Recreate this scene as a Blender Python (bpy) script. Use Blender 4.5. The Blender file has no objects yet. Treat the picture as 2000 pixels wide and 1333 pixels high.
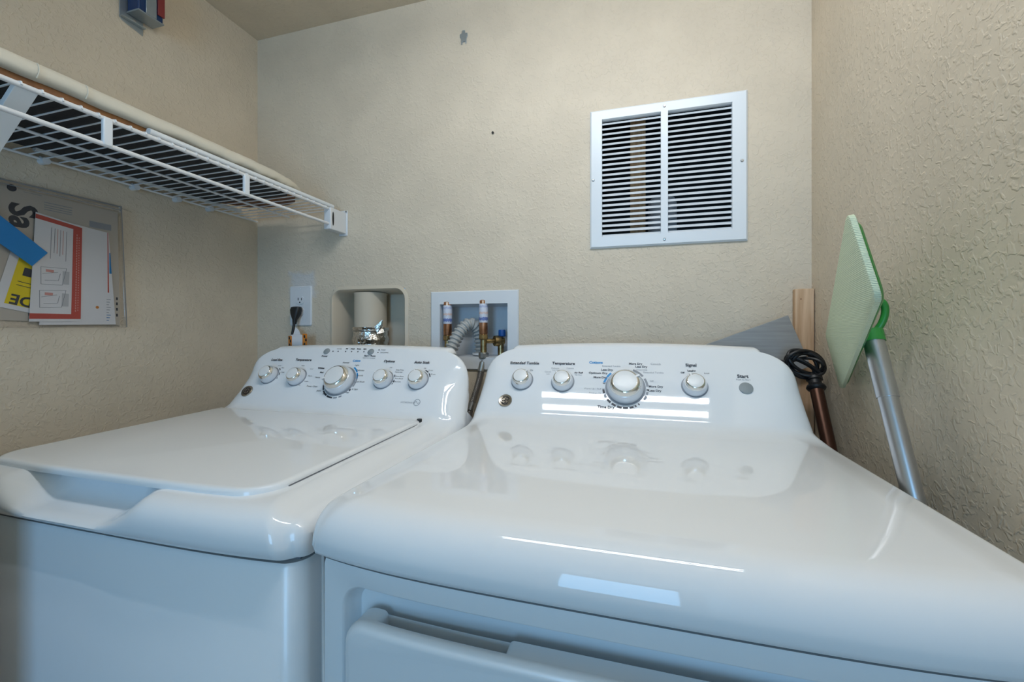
import bpy, bmesh, math, random
from mathutils import Vector, Matrix
random.seed(4)
PI = math.pi
sc = bpy.context.scene
COL = sc.collection

# ------------------------------------------------------------------ camera, light, exposure
XL, XR, YB, ZC = -1.281, 0.404, 1.20, 2.126        # left wall, right wall, back wall, ceiling
cd = bpy.data.cameras.new('camera'); cam = bpy.data.objects.new('camera', cd); COL.objects.link(cam)
cam.location = (0, 0, 1.10); cam.rotation_euler = (PI / 2, 0, math.atan(245 / 840))
cd.sensor_width = 36; cd.lens = 840 / 2000 * 36; cd.shift_y = -16.5 / 2000; cd.clip_start = 0.01
sc.camera = cam
w = bpy.data.worlds.new('world'); sc.world = w; w.use_nodes = True
WORLD = w.node_tree.nodes['Background']
WORLD.inputs[0].default_value = (0.34, 0.63, 1.0, 1); WORLD.inputs[1].default_value = 1.0
sc.view_settings.view_transform = 'Standard'; sc.view_settings.look = 'None'
sc.view_settings.gamma = 1; sc.view_settings.use_curve_mapping = False
sc.view_settings.exposure = 0.0
sc.cycles.use_denoising = True
TUBE_STRENGTH = 46.0
WIN = (-0.50, 0.25, 0.60, 1.9)                      # window opening in the far front wall: x0 x1 z0 z1
YF = -2.4
pl = bpy.data.lights.new('window_daylight', 'AREA'); po = bpy.data.objects.new('window_daylight', pl); COL.objects.link(po)
pl.shape = 'RECTANGLE'; pl.size = WIN[1] - WIN[0]; pl.size_y = WIN[3] - WIN[2]
po.location = ((WIN[0] + WIN[1]) / 2, YF + 0.01, (WIN[2] + WIN[3]) / 2); po.rotation_euler = (PI / 2, 0, 0)
pl.energy = 27.0; pl.color = (0.28, 0.60, 1.0)
sc.cycles.use_light_tree = False; sc.cycles.caustics_reflective = False

# ------------------------------------------------------------------ materials
def mat(name, col, rough=0.5, metal=0.0, coat=0.0, spec=0.5, **kw):
    m = bpy.data.materials.new(name); m.use_nodes = True
    b = m.node_tree.nodes['Principled BSDF']
    b.inputs['Base Color'].default_value = (*col, 1); b.inputs['Roughness'].default_value = rough
    b.inputs['Metallic'].default_value = metal; b.inputs['Coat Weight'].default_value = coat
    b.inputs['Coat Roughness'].default_value = 0.02
    b.inputs['Specular IOR Level'].default_value = spec
    for k, v in kw.items(): b.inputs[k].default_value = v
    return m
def nodes(m):
    t = m.node_tree
    return t, t.nodes, t.links, t.nodes['Principled BSDF']
def add_noise_color(m, c1, c2, scale, detail=3, stretch=(1, 1, 1), lo=0.35, hi=0.65):
    t, n, l, b = nodes(m)
    tc = n.new('ShaderNodeTexCoord'); mp = n.new('ShaderNodeMapping'); mp.inputs['Scale'].default_value = stretch
    nz = n.new('ShaderNodeTexNoise'); nz.inputs['Scale'].default_value = scale; nz.inputs['Detail'].default_value = detail
    r = n.new('ShaderNodeValToRGB'); r.color_ramp.elements[0].color = (*c1, 1); r.color_ramp.elements[1].color = (*c2, 1)
    r.color_ramp.elements[0].position = lo; r.color_ramp.elements[1].position = hi
    l.new(tc.outputs['Object'], mp.inputs[0]); l.new(mp.outputs[0], nz.inputs['Vector']); l.new(nz.outputs['Fac'], r.inputs[0])
    l.new(r.outputs[0], b.inputs['Base Color'])
    return nz, r
def add_bump(m, scale, dist, strength=1.0, detail=2, lo=None, hi=None, stretch=(1, 1, 1), distortion=0.0):
    t, n, l, b = nodes(m)
    tc = n.new('ShaderNodeTexCoord'); mp = n.new('ShaderNodeMapping'); mp.inputs['Scale'].default_value = stretch
    nz = n.new('ShaderNodeTexNoise'); nz.inputs['Scale'].default_value = scale; nz.inputs['Detail'].default_value = detail
    nz.inputs['Distortion'].default_value = distortion
    bp = n.new('ShaderNodeBump'); bp.inputs['Distance'].default_value = dist; bp.inputs['Strength'].default_value = strength
    l.new(tc.outputs['Object'], mp.inputs[0]); l.new(mp.outputs[0], nz.inputs['Vector'])
    out = nz.outputs['Fac']
    if lo is not None:
        mr = n.new('ShaderNodeMapRange'); mr.interpolation_type = 'SMOOTHSTEP'
        mr.inputs['From Min'].default_value = lo; mr.inputs['From Max'].default_value = hi
        l.new(out, mr.inputs['Value']); out = mr.outputs[0]
    l.new(out, bp.inputs['Height']); l.new(bp.outputs[0], b.inputs['Normal'])
    return bp

WALL_COL = (0.675, 0.58, 0.45)
def wall_mat(name, scale=92, dist=0.0009):
    m = mat(name, WALL_COL, 0.55, spec=0.35)
    add_noise_color(m, tuple(c * 0.97 for c in WALL_COL), tuple(c * 1.03 for c in WALL_COL), 9, 2)
    t, n, l, b = nodes(m)
    tc = n.new('ShaderNodeTexCoord')
    nz = n.new('ShaderNodeTexNoise'); nz.inputs['Scale'].default_value = scale; nz.inputs['Detail'].default_value = 2.5
    nz.inputs['Distortion'].default_value = 0.7
    mr = n.new('ShaderNodeMapRange'); mr.interpolation_type = 'SMOOTHSTEP'
    mr.inputs['From Min'].default_value = 0.47; mr.inputs['From Max'].default_value = 0.65
    n2 = n.new('ShaderNodeTexNoise'); n2.inputs['Scale'].default_value = scale * 4; n2.inputs['Detail'].default_value = 2
    ma = n.new('ShaderNodeMath'); ma.operation = 'MULTIPLY_ADD'; ma.inputs[1].default_value = 0.22
    bp = n.new('ShaderNodeBump'); bp.inputs['Distance'].default_value = dist; bp.inputs['Strength'].default_value = 0.7
    l.new(tc.outputs['Object'], nz.inputs['Vector']); l.new(tc.outputs['Object'], n2.inputs['Vector'])
    l.new(nz.outputs['Fac'], mr.inputs['Value']); l.new(n2.outputs['Fac'], ma.inputs[0]); l.new(mr.outputs[0], ma.inputs[2])
    l.new(ma.outputs[0], bp.inputs['Height']); l.new(bp.outputs[0], b.inputs['Normal'])
    return m
M = {}
M['wall'] = wall_mat('wall paint')
M['ceiling'] = wall_mat('ceiling paint')
M['paint'] = mat('beige paint', WALL_COL, 0.5, spec=0.35)
M['floor'] = mat('vinyl floor', (0.30, 0.24, 0.18), 0.4); add_noise_color(M['floor'], (0.24, 0.19, 0.14), (0.36, 0.29, 0.22), 3, 6, (1, 6, 1))
M['white'] = mat('white enamel', (0.80, 0.815, 0.825), 0.03, spec=0.38)
M['cabinet'] = mat('white painted steel', (0.78, 0.80, 0.81), 0.30, coat=0.15); add_bump(M['cabinet'], 300, 0.00006, 0.4)
M['seam'] = mat('gap shade grey', (0.16, 0.17, 0.19), 0.6)
M['chrome'] = mat('chrome', (0.82, 0.82, 0.80), 0.06, 1.0)
M['cap'] = mat('knob cap white', (0.80, 0.80, 0.79), 0.30)
M['skirt'] = mat('knob skirt silver white', (0.70, 0.73, 0.77), 0.22, 0.25)
M['grey_button'] = mat('grey rubber', (0.27, 0.30, 0.31), 0.55)
M['ink'] = mat('dark ink', (0.035, 0.038, 0.05), 0.5)
M['ink_grey'] = mat('grey ink', (0.28, 0.30, 0.33), 0.5)
M['ink_blue'] = mat('blue ink', (0.02, 0.28, 0.62), 0.5)
M['badge'] = mat('bronze nickel badge', (0.42, 0.38, 0.32), 0.28, 1.0)
M['badge_dark'] = mat('badge recess', (0.06, 0.05, 0.045), 0.5, 0.3)
M['white_metal'] = mat('white painted metal', (0.76, 0.80, 0.83), 0.32); add_bump(M['white_metal'], 150, 0.0001, 0.3)
M['wire'] = mat('white vinyl coated wire', (0.78, 0.79, 0.80), 0.38); add_bump(M['wire'], 150, 0.0001, 0.3)
M['plastic'] = mat('white plastic', (0.72, 0.74, 0.76), 0.35); add_bump(M['plastic'], 80, 0.0001, 0.3)
M['black'] = mat('black rubber', (0.012, 0.012, 0.013), 0.45)
M['dark'] = mat('dark cavity', (0.03, 0.028, 0.026), 0.9)
M['copper'] = mat('copper', (0.72, 0.36, 0.20), 0.28, 1.0); add_noise_color(M['copper'], (0.55, 0.25, 0.13), (0.80, 0.42, 0.25), 60, 3)
M['brass'] = mat('aged brass', (0.42, 0.29, 0.13), 0.35, 1.0); add_noise_color(M['brass'], (0.26, 0.18, 0.09), (0.55, 0.40, 0.19), 70, 3)
M['steel'] = mat('steel', (0.55, 0.55, 0.54), 0.3, 1.0)
M['grey_hose'] = mat('grey corrugated plastic', (0.44, 0.44, 0.42), 0.45)
M['blue_handle'] = mat('blue plastic', (0.005, 0.075, 0.30), 0.4)
M['foil'] = mat('aluminium foil', (0.80, 0.79, 0.76), 0.18, 1.0); add_bump(M['foil'], 70, 0.006, 1.0, 3)
M['alu'] = mat('brushed aluminium', (0.60, 0.62, 0.66), 0.30, 1.0)
M['green'] = mat('green plastic', (0.035, 0.27, 0.045), 0.35)
M['pad'] = mat('pale green microfibre', (0.60, 0.68, 0.50), 0.9, spec=0.1)
M['bronze'] = mat('bronze tube', (0.085, 0.038, 0.024), 0.36, 0.7)
M['pine'] = mat('pine board', (0.66, 0.45, 0.29), 0.6); add_noise_color(M['pine'], (0.56, 0.35, 0.20), (0.72, 0.51, 0.33), 10, 4, (9, 9, 0.7))
M['grey_wood'] = mat('grey laminate', (0.20, 0.21, 0.22), 0.5)
M['blue_tape'] = mat('blue masking tape', (0.005, 0.19, 0.48), 0.55); add_bump(M['blue_tape'], 300, 0.0001, 0.4)
M['paper'] = mat('white paper', (0.74, 0.74, 0.76), 0.7)
M['paper_cream'] = mat('cream page', (0.50, 0.46, 0.40), 0.7)
M['red_ink'] = mat('red print', (0.50, 0.075, 0.055), 0.6)
M['pale_red'] = mat('pale red print', (0.62, 0.30, 0.27), 0.6)
M['yellow'] = mat('yellow print', (0.80, 0.62, 0.01), 0.6)
M['orange'] = mat('orange print', (0.65, 0.22, 0.03), 0.5)
M['cream'] = mat('cream cotton cover', (0.66, 0.62, 0.52), 0.9, spec=0.15); add_bump(M['cream'], 26, 0.006, 0.5, 3, stretch=(1, 0.35, 1))
M['rust'] = mat('brown board', (0.22, 0.085, 0.025), 0.6); add_noise_color(M['rust'], (0.13, 0.045, 0.015), (0.30, 0.13, 0.04), 18, 4)
M['mesh'] = mat('dark grey board underside', (0.02, 0.021, 0.024), 0.7); add_bump(M['mesh'], 200, 0.0005, 0.6)
M['nickel'] = mat('galvanised metal', (0.42, 0.47, 0.50), 0.38, 0.8)
M['navy'] = mat('navy blue plastic', (0.006, 0.035, 0.12), 0.4)
M['red'] = mat('dark red panel', (0.24, 0.03, 0.03), 0.45)
M['silver'] = mat('silver grey plastic', (0.32, 0.36, 0.38), 0.3, 0.4)
M['stud'] = mat('raw pine stud', (0.50, 0.29, 0.13), 0.7); add_noise_color(M['stud'], (0.40, 0.21, 0.09), (0.56, 0.35, 0.17), 20, 4, (6, 6, 0.5))
M['pvc'] = mat('pale grey pipe', (0.52, 0.53, 0.56), 0.4)

# grey laminate: fine streaks along its length
t_, n_, l_, b_ = nodes(M['grey_wood'])
add_noise_color(M['grey_wood'], (0.305, 0.305, 0.300), (0.365, 0.365, 0.358), 40, 5, (0.25, 1, 5))
# pad: fine woven waffle
def pad_weave(m):
    t, n, l, b = nodes(m)
    tc = n.new('ShaderNodeTexCoord'); wv = n.new('ShaderNodeTexWave'); wv.inputs['Scale'].default_value = 150; wv.bands_direction = 'DIAGONAL'
    w2 = n.new('ShaderNodeTexWave'); w2.inputs['Scale'].default_value = 150; w2.bands_direction = 'Z'
    ad = n.new('ShaderNodeMath'); ad.operation = 'ADD'
    bp = n.new('ShaderNodeBump'); bp.inputs['Distance'].default_value = 0.0008; bp.inputs['Strength'].default_value = 0.5
    l.new(tc.outputs['Object'], wv.inputs['Vector']); l.new(tc.outputs['Object'], w2.inputs['Vector'])
    l.new(wv.outputs['Fac'], ad.inputs[0]); l.new(w2.outputs['Fac'], ad.inputs[1]); l.new(ad.outputs[0], bp.inputs['Height'])
    l.new(bp.outputs[0], b.inputs['Normal'])
pad_weave(M['pad'])
# braided steel hose
def braid(m):
    t, n, l, b = nodes(m)
    tc = n.new('ShaderNodeTexCoord'); wv = n.new('ShaderNodeTexWave'); wv.inputs['Scale'].default_value = 160; wv.bands_direction = 'DIAGONAL'
    bp = n.new('ShaderNodeBump'); bp.inputs['Distance'].default_value = 0.001
    l.new(tc.outputs['Object'], wv.inputs['Vector']); l.new(wv.outputs['Fac'], bp.inputs['Height']); l.new(bp.outputs[0], b.inputs['Normal'])
M['braid'] = mat('braided steel', (0.36, 0.35, 0.34), 0.35, 0.9); braid(M['braid'])
# clear bag
def clear_mat():
    m = bpy.data.materials.new('clear plastic bag'); m.use_nodes = True
    t = m.node_tree; n = t.nodes; l = t.links; n.clear()
    o = n.new('ShaderNodeOutputMaterial'); tr = n.new('ShaderNodeBsdfTransparent'); tr.inputs[0].default_value = (0.975, 0.975, 0.98, 1)
    gl = n.new('ShaderNodeBsdfGlossy'); gl.inputs['Roughness'].default_value = 0.18
    fr = n.new('ShaderNodeLayerWeight'); fr.inputs['Blend'].default_value = 0.25
    mx = n.new('ShaderNodeMixShader'); tc = n.new('ShaderNodeTexCoord')
    nz = n.new('ShaderNodeTexNoise'); nz.inputs['Scale'].default_value = 14; bp = n.new('ShaderNodeBump'); bp.inputs['Distance'].default_value = 0.006
    mu = n.new('ShaderNodeMath'); mu.operation = 'MULTIPLY'; mu.inputs[1].default_value = 0.55
    l.new(tc.outputs['Object'], nz.inputs['Vector']); l.new(nz.outputs['Fac'], bp.inputs['Height']); l.new(bp.outputs[0], gl.inputs['Normal'])
    l.new(fr.outputs['Fresnel'], mu.inputs[0]); l.new(mu.outputs[0], mx.inputs[0])
    l.new(tr.outputs[0], mx.inputs[1]); l.new(gl.outputs[0], mx.inputs[2]); l.new(mx.outputs[0], o.inputs[0])
    return m
M['clear'] = clear_mat()
def emit(name, col, s):
    m = bpy.data.materials.new(name); m.use_nodes = True
    t = m.node_tree; t.nodes.clear(); o = t.nodes.new('ShaderNodeOutputMaterial'); e = t.nodes.new('ShaderNodeEmission')
    e.inputs[0].default_value = (*col, 1); e.inputs[1].default_value = s; t.links.new(e.outputs[0], o.inputs[0])
    return m
M['tube'] = emit('fluorescent tube', (0.95, 1.0, 1.05), TUBE_STRENGTH)
# arrester label: white with blue printing bands
def label_mat():
    m = mat('printed label', (0.7, 0.72, 0.78), 0.35)
    t, n, l, b = nodes(m)
    tc = n.new('ShaderNodeTexCoord'); sp = n.new('ShaderNodeSeparateXYZ'); l.new(tc.outputs['Generated'], sp.inputs[0])
    r = n.new('ShaderNodeValToRGB'); r.color_ramp.interpolation = 'CONSTANT'; e = r.color_ramp.elements
    W_, B_, P_ = (0.66, 0.69, 0.78, 1), (0.16, 0.22, 0.50, 1), (0.70, 0.52, 0.47, 1)
    e[0].position = 0.0; e[0].color = W_; e[1].position = 0.12; e[1].color = B_
    for p, c in ((0.28, W_), (0.46, P_), (0.56, W_), (0.80, (0.42, 0.47, 0.66, 1)), (0.90, W_)): x = e.new(p); x.color = c
    nz = n.new('ShaderNodeTexNoise'); nz.inputs['Scale'].default_value = 420; nz.inputs['Detail'].default_value = 1
    ma = n.new('ShaderNodeMath'); ma.operation = 'MULTIPLY_ADD'; ma.inputs[1].default_value = 0.22
    sb = n.new('ShaderNodeMath'); sb.operation = 'SUBTRACT'; sb.inputs[1].default_value = 0.11
    l.new(tc.outputs['Object'], nz.inputs['Vector']); l.new(nz.outputs['Fac'], ma.inputs[0]); l.new(sp.outputs['Z'], ma.inputs[2]); l.new(ma.outputs[0], sb.inputs[0])
    l.new(sb.outputs[0], r.inputs[0]); l.new(r.outputs[0], b.inputs['Base Color'])
    return m
M['label'] = label_mat()

# ------------------------------------------------------------------ helpers
ROOT_LOC = {}
def link(name, bm, m, parent=None, smooth=True, ang=35, recalc=True, bevel=0, seg=2):
    if recalc: bmesh.ops.recalc_face_normals(bm, faces=bm.faces[:])
    me = bpy.data.meshes.new(name)
    off = ROOT_LOC.get(parent.name) if parent else None
    if off is not None:
        for v in bm.verts: v.co -= off
    bm.to_mesh(me); bm.free()
    for x in (m if isinstance(m, (list, tuple)) else [m]): me.materials.append(x)
    if smooth:
        for p in me.polygons: p.use_smooth = True
        me.set_sharp_from_angle(angle=math.radians(ang))
    o = bpy.data.objects.new(name, me); COL.objects.link(o)
    if parent:
        o.parent = parent; ROOT_LOC[o.name] = off
    if bevel:
        md = o.modifiers.new('bevel', 'BEVEL'); md.width = bevel; md.segments = seg; md.limit_method = 'ANGLE'; md.angle_limit = math.radians(40)
    return o
def tag(o, label, cat, group=None):
    o['label'] = label; o['category'] = cat
    if group: o['group'] = group
    return o
def thing(name, label, cat, loc, group=None):
    o = bpy.data.objects.new(name, None); COL.objects.link(o); o.empty_display_size = 0.05
    o.location = loc; ROOT_LOC[o.name] = Vector(loc)
    return tag(o, label, cat, group)
def struct(o):
    o['kind'] = 'structure'; return o
def lab(o, s): o['label'] = s; return o
def BM(): return bmesh.new()
def box(bm, x0, x1, y0, y1, z0, z1, mi=0, mtx=None):
    r = bmesh.ops.create_cube(bm, size=1)
    T = Matrix.Translation(((x0 + x1) / 2, (y0 + y1) / 2, (z0 + z1) / 2)) @ Matrix.Diagonal((abs(x1 - x0), abs(y1 - y0), abs(z1 - z0), 1))
    if mtx is not None: T = mtx @ T
    bmesh.ops.transform(bm, matrix=T, verts=r['verts'])
    for f in {f for v in r['verts'] for f in v.link_faces}: f.material_index = mi
    return r['verts']
def frame_of(axis):
    a = Vector(axis).normalized(); u = a.orthogonal().normalized(); return u, a.cross(u), a
def ringloft(bm, rings, cap=(True, True), mi=0, closed=True):
    vs = [[bm.verts.new(p) for p in r] for r in rings]; n = len(vs[0])
    for a, b in zip(vs, vs[1:]):
        for i in range(n if closed else n - 1):
            f = bm.faces.new((a[i], a[(i + 1) % n], b[(i + 1) % n], b[i])); f.material_index = mi
    if closed and cap[0]: f = bm.faces.new(vs[0][::-1]); f.material_index = mi
    if closed and cap[1]: f = bm.faces.new(vs[-1]); f.material_index = mi
    return vs
def lathe(bm, o, axis, prof, n=40, mi=0, cap=(True, True)):
    u, v, a = frame_of(axis); o = Vector(o)
    rings = [[o + a * h + (u * math.cos(2 * PI * i / n) + v * math.sin(2 * PI * i / n)) * r for i in range(n)] for r, h in prof]
    return ringloft(bm, rings, cap, mi)
def spline(pts, n):
    P = [Vector(p) for p in pts]; P = [P[0] * 2 - P[1]] + P + [P[-1] * 2 - P[-2]]; out = []
    for i in range(1, len(P) - 2):
        for k in range(n):
            t = k / n; a, b, c, d = P[i - 1:i + 3]
            out.append(0.5 * ((2 * b) + (c - a) * t + (2 * a - 5 * b + 4 * c - d) * t * t + (3 * b - a - 3 * c + d) * t ** 3))
    out.append(P[-2]); return out
def tube(bm, pts, r, n=12, mi=0, rf=None):
    P = [Vector(p) for p in pts]
    rings = []; u = None
    L = 0
    for i, p in enumerate(P):
        d = (P[min(i + 1, len(P) - 1)] - P[max(i - 1, 0)]).normalized()
        if u is None: u = d.orthogonal().normalized()
        else: u = (u - d * u.dot(d)).normalized()
        v = d.cross(u)
        if i: L += (p - P[i - 1]).length
        rr = rf(L) if rf else r
        rings.append([p + (u * math.cos(2 * PI * k / n) + v * math.sin(2 * PI * k / n)) * rr for k in range(n)])
    return ringloft(bm, rings, (True, True), mi)
def rrect(x0, x1, z0, z1, r, n=8):
    pts = []
    for cx, cz, a0 in ((x1 - r, z1 - r, 0), (x0 + r, z1 - r, 90), (x0 + r, z0 + r, 180), (x1 - r, z0 + r, 270)):
        for k in range(n + 1):
            a = math.radians(a0 + 90 * k / n); pts.append((cx + r * math.cos(a), cz + r * math.sin(a)))
    return pts
def prism(bm, pts, to3, d0, d1, mi=0):
    a = [to3(p[0], p[1], d0) for p in pts]; b = [to3(p[0], p[1], d1) for p in pts]
    return ringloft(bm, [a, b], (True, True), mi)
# text as mesh, laid on a plane given by origin, right and up vectors
def text(bm, body, size, origin, ex, ey, rot=0, align='CENTER', mi=0, bold=0.0):
    cu = bpy.data.curves.new('t', 'FONT'); cu.body = body; cu.size = size; cu.align_x = align; cu.align_y = 'CENTER'
    cu.resolution_u = 3; cu.offset = bold
    o = bpy.data.objects.new('t', cu); COL.objects.link(o)
    dg = bpy.context.evaluated_depsgraph_get(); me = bpy.data.meshes.new_from_object(o.evaluated_get(dg))
    ex, ey = Vector(ex), Vector(ey); n = ex.cross(ey)
    R = Matrix((ex, ey, n)).transposed().to_4x4()
    me.transform(Matrix.Translation(Vector(origin)) @ R @ Matrix.Rotation(rot, 4, 'Z'))
    k = len(bm.faces); bm.from_mesh(me); bm.faces.ensure_lookup_table()
    for f in bm.faces[k:]: f.material_index = mi
    bpy.data.objects.remove(o); bpy.data.meshes.remove(me); bpy.data.curves.remove(cu)
def flat(bm, pts3, mi=0):
    f = bm.faces.new([bm.verts.new(p) for p in pts3]); f.material_index = mi; return f

# ------------------------------------------------------------------ room shell
# back wall with openings for the grille, the dryer vent recess and the outlet box
HOLES = [(-0.100, 0.237, 1.352, 1.688), (-0.967, -0.699, 0.93, 1.240), (-0.580, -0.356, 1.020, 1.192)]
def holed_wall():
    bm = BM()
    xs = sorted({XL, XR} | {h[i] for h in HOLES for i in (0, 1)}); zs = sorted({0.0, ZC} | {h[i] for h in HOLES for i in (2, 3)})
    V = {}
    def v(x, z):
        if (x, z) not in V: V[(x, z)] = bm.verts.new((x, YB, z))
        return V[(x, z)]
    for x0, x1 in zip(xs, xs[1:]):
        for z0, z1 in zip(zs, zs[1:]):
            cx, cz = (x0 + x1) / 2, (z0 + z1) / 2
            if any(h[0] < cx < h[1] and h[2] < cz < h[3] for h in HOLES): continue
            bm.faces.new((v(x0, z0), v(x1, z0), v(x1, z1), v(x0, z1)))
    o = link('wall_back', bm, M['wall_back'], smooth=False, recalc=False)
    md = o.modifiers.new('thick', 'SOLIDIFY'); md.thickness = 0.012; md.offset = -1
    return struct(o)
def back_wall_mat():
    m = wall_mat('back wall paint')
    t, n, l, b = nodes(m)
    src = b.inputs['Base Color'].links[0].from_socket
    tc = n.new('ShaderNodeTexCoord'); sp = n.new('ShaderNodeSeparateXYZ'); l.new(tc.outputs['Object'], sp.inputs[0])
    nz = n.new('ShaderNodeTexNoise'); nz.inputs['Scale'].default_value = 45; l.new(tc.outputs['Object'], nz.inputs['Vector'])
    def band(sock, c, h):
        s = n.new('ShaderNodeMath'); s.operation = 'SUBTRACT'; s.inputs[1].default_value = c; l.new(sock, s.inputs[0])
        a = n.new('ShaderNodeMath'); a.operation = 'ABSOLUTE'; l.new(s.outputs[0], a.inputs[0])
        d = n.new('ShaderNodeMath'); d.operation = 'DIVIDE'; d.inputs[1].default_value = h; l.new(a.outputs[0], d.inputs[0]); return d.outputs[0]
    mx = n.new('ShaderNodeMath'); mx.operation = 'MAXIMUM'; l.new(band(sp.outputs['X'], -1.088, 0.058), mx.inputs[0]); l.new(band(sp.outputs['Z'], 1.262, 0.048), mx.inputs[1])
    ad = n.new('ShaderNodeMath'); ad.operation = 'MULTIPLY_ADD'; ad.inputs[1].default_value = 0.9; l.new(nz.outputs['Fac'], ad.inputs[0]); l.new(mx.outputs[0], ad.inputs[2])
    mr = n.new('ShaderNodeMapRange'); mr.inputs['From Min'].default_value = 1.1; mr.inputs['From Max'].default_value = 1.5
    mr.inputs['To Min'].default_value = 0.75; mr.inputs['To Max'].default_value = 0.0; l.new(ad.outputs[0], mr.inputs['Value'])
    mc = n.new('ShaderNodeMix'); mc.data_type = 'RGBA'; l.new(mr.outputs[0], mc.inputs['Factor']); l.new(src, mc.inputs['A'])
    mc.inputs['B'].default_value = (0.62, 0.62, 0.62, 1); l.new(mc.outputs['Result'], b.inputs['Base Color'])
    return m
M['wall_back'] = back_wall_mat()
holed_wall()
def slab(name, x0, x1, y0, y1, z0, z1, m):
    bm = BM(); box(bm, x0, x1, y0, y1, z0, z1); return struct(link(name, bm, m, smooth=False))
slab('wall_left', XL - 0.1, XL, YF - 0.1, YB + 0.012, 0, ZC, M['wall'])
slab('wall_right', XR, XR + 0.1, YF - 0.1, YB + 0.012, 0, ZC, M['wall'])
slab('ceiling', XL - 0.1, XR + 0.1, YF - 0.1, YB + 0.6, ZC, ZC + 0.08, M['ceiling'])
slab('floor', XL - 0.1, XR + 0.1, YF - 0.1, YB + 0.6, -0.08, 0, M['floor'])
slab('unseen_light_blocker', XL, -0.79, 0.04, 0.22, 0, 0.95, mat('dark blocker paint', (0.09, 0.08, 0.095), 0.6))  # unseen low block, added to shade the left of the washer front
bm = BM()
box(bm, XL, WIN[0], YF - 0.1, YF, 0, ZC); box(bm, WIN[1], XR, YF - 0.1, YF, 0, ZC)
box(bm, WIN[0], WIN[1], YF - 0.1, YF, 0, WIN[2]); box(bm, WIN[0], WIN[1], YF - 0.1, YF, WIN[3], ZC)
struct(link('wall_front', bm, M['wall'], smooth=False))
# dark closet behind the return air grille
bm = BM(); cx0, cx1, cz0, cz1, cy1 = -0.31, 0.60, 0.9, ZC, 1.78
box(bm, cx0, cx1, cy1, cy1 + 0.02, cz0, cz1); box(bm, cx0 - 0.02, cx0, 1.213, cy1, cz0, cz1); box(bm, cx1, cx1 + 0.02, 1.213, cy1, cz0, cz1)
box(bm, cx0, cx1, 1.29, cy1, cz0 - 0.02, cz0)
struct(link('wall_closet', bm, M['dark'], smooth=False))

# ceiling fluorescent fixture (above the appliances, just out of the picture)
LX0, LX1, LY = -0.46, 0.31, 0.404
root = thing('ceiling_light', 'white two tube fluorescent fixture on the laundry ceiling', 'ceiling light', ((LX0 + LX1) / 2, LY, ZC))
bm = BM(); pr = [(-0.10, 0), (0.10, 0), (0.10, -0.012), (0.055, -0.045), (-0.055, -0.045), (-0.10, -0.012)]
prism(bm, pr, lambda a, b, d: Vector((d, LY + a, ZC + b)), LX0 - 0.04, LX1 + 0.04)
link('housing', bm, mat('fixture enamel', (0.03, 0.03, 0.03), 0.8, spec=0.0), root, smooth=False)
for dy in (-0.034, 0.034):
    bm = BM(); tube(bm, [(LX0, LY + dy, ZC - 0.065), (LX1, LY + dy, ZC - 0.065)], 0.013, 10); link('tube', bm, M['tube'], root)
for x in (LX0 - 0.012, LX1 + 0.012):
    bm = BM(); box(bm, x - 0.012, x + 0.012, LY - 0.06, LY + 0.06, ZC - 0.082, ZC - 0.045); link('lamp_holder', bm, M['white_metal'], root, bevel=0.003)

# ------------------------------------------------------------------ appliances: moulded top with console
TILT = math.radians(37); ST, CT = math.sin(TILT), math.cos(TILT); USC = 1.047; SU, CU = ST * USC, CT * USC
class Panel:
    def __init__(s, cx, y0, z0): s.cx, s.y0, s.z0 = cx, y0, z0
    def p(s, x, u, h=0.0): return Vector((x, s.y0 + u * SU - h * CT, s.z0 + u * CU + h * ST))
    n = Vector((0, -CT, ST)); ex = Vector((1, 0, 0)); ey = Vector((0, ST, CT))
def lerp_tab(tab, u):
    for (a, va), (b, vb) in zip(tab, tab[1:]):
        if u <= b: return va + (vb - va) * max(0, min(1, (u - a) / (b - a)))
    return tab[-1][1]
def corner(tab, w0, R, ua=0.112, ub=0.1815, n=14):
    return tab + [(ua + (ub - ua) * math.sin(PI / 2 * k / n) * 0.9995, w0 - R * (1 - math.cos(PI / 2 * k / n))) for k in range(n)]
def bez(a, b, c, n):
    return [(a[0] * (1 - t) ** 2 + 2 * b[0] * t * (1 - t) + c[0] * t * t, a[1] * (1 - t) ** 2 + 2 * b[1] * t * (1 - t) + c[1] * t * t) for t in [k / n for k in range(n + 1)]]
def sstep(a, b, x):
    t = max(0, min(1, (x - a) / (b - a))); return t * t * (3 - 2 * t)
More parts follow.
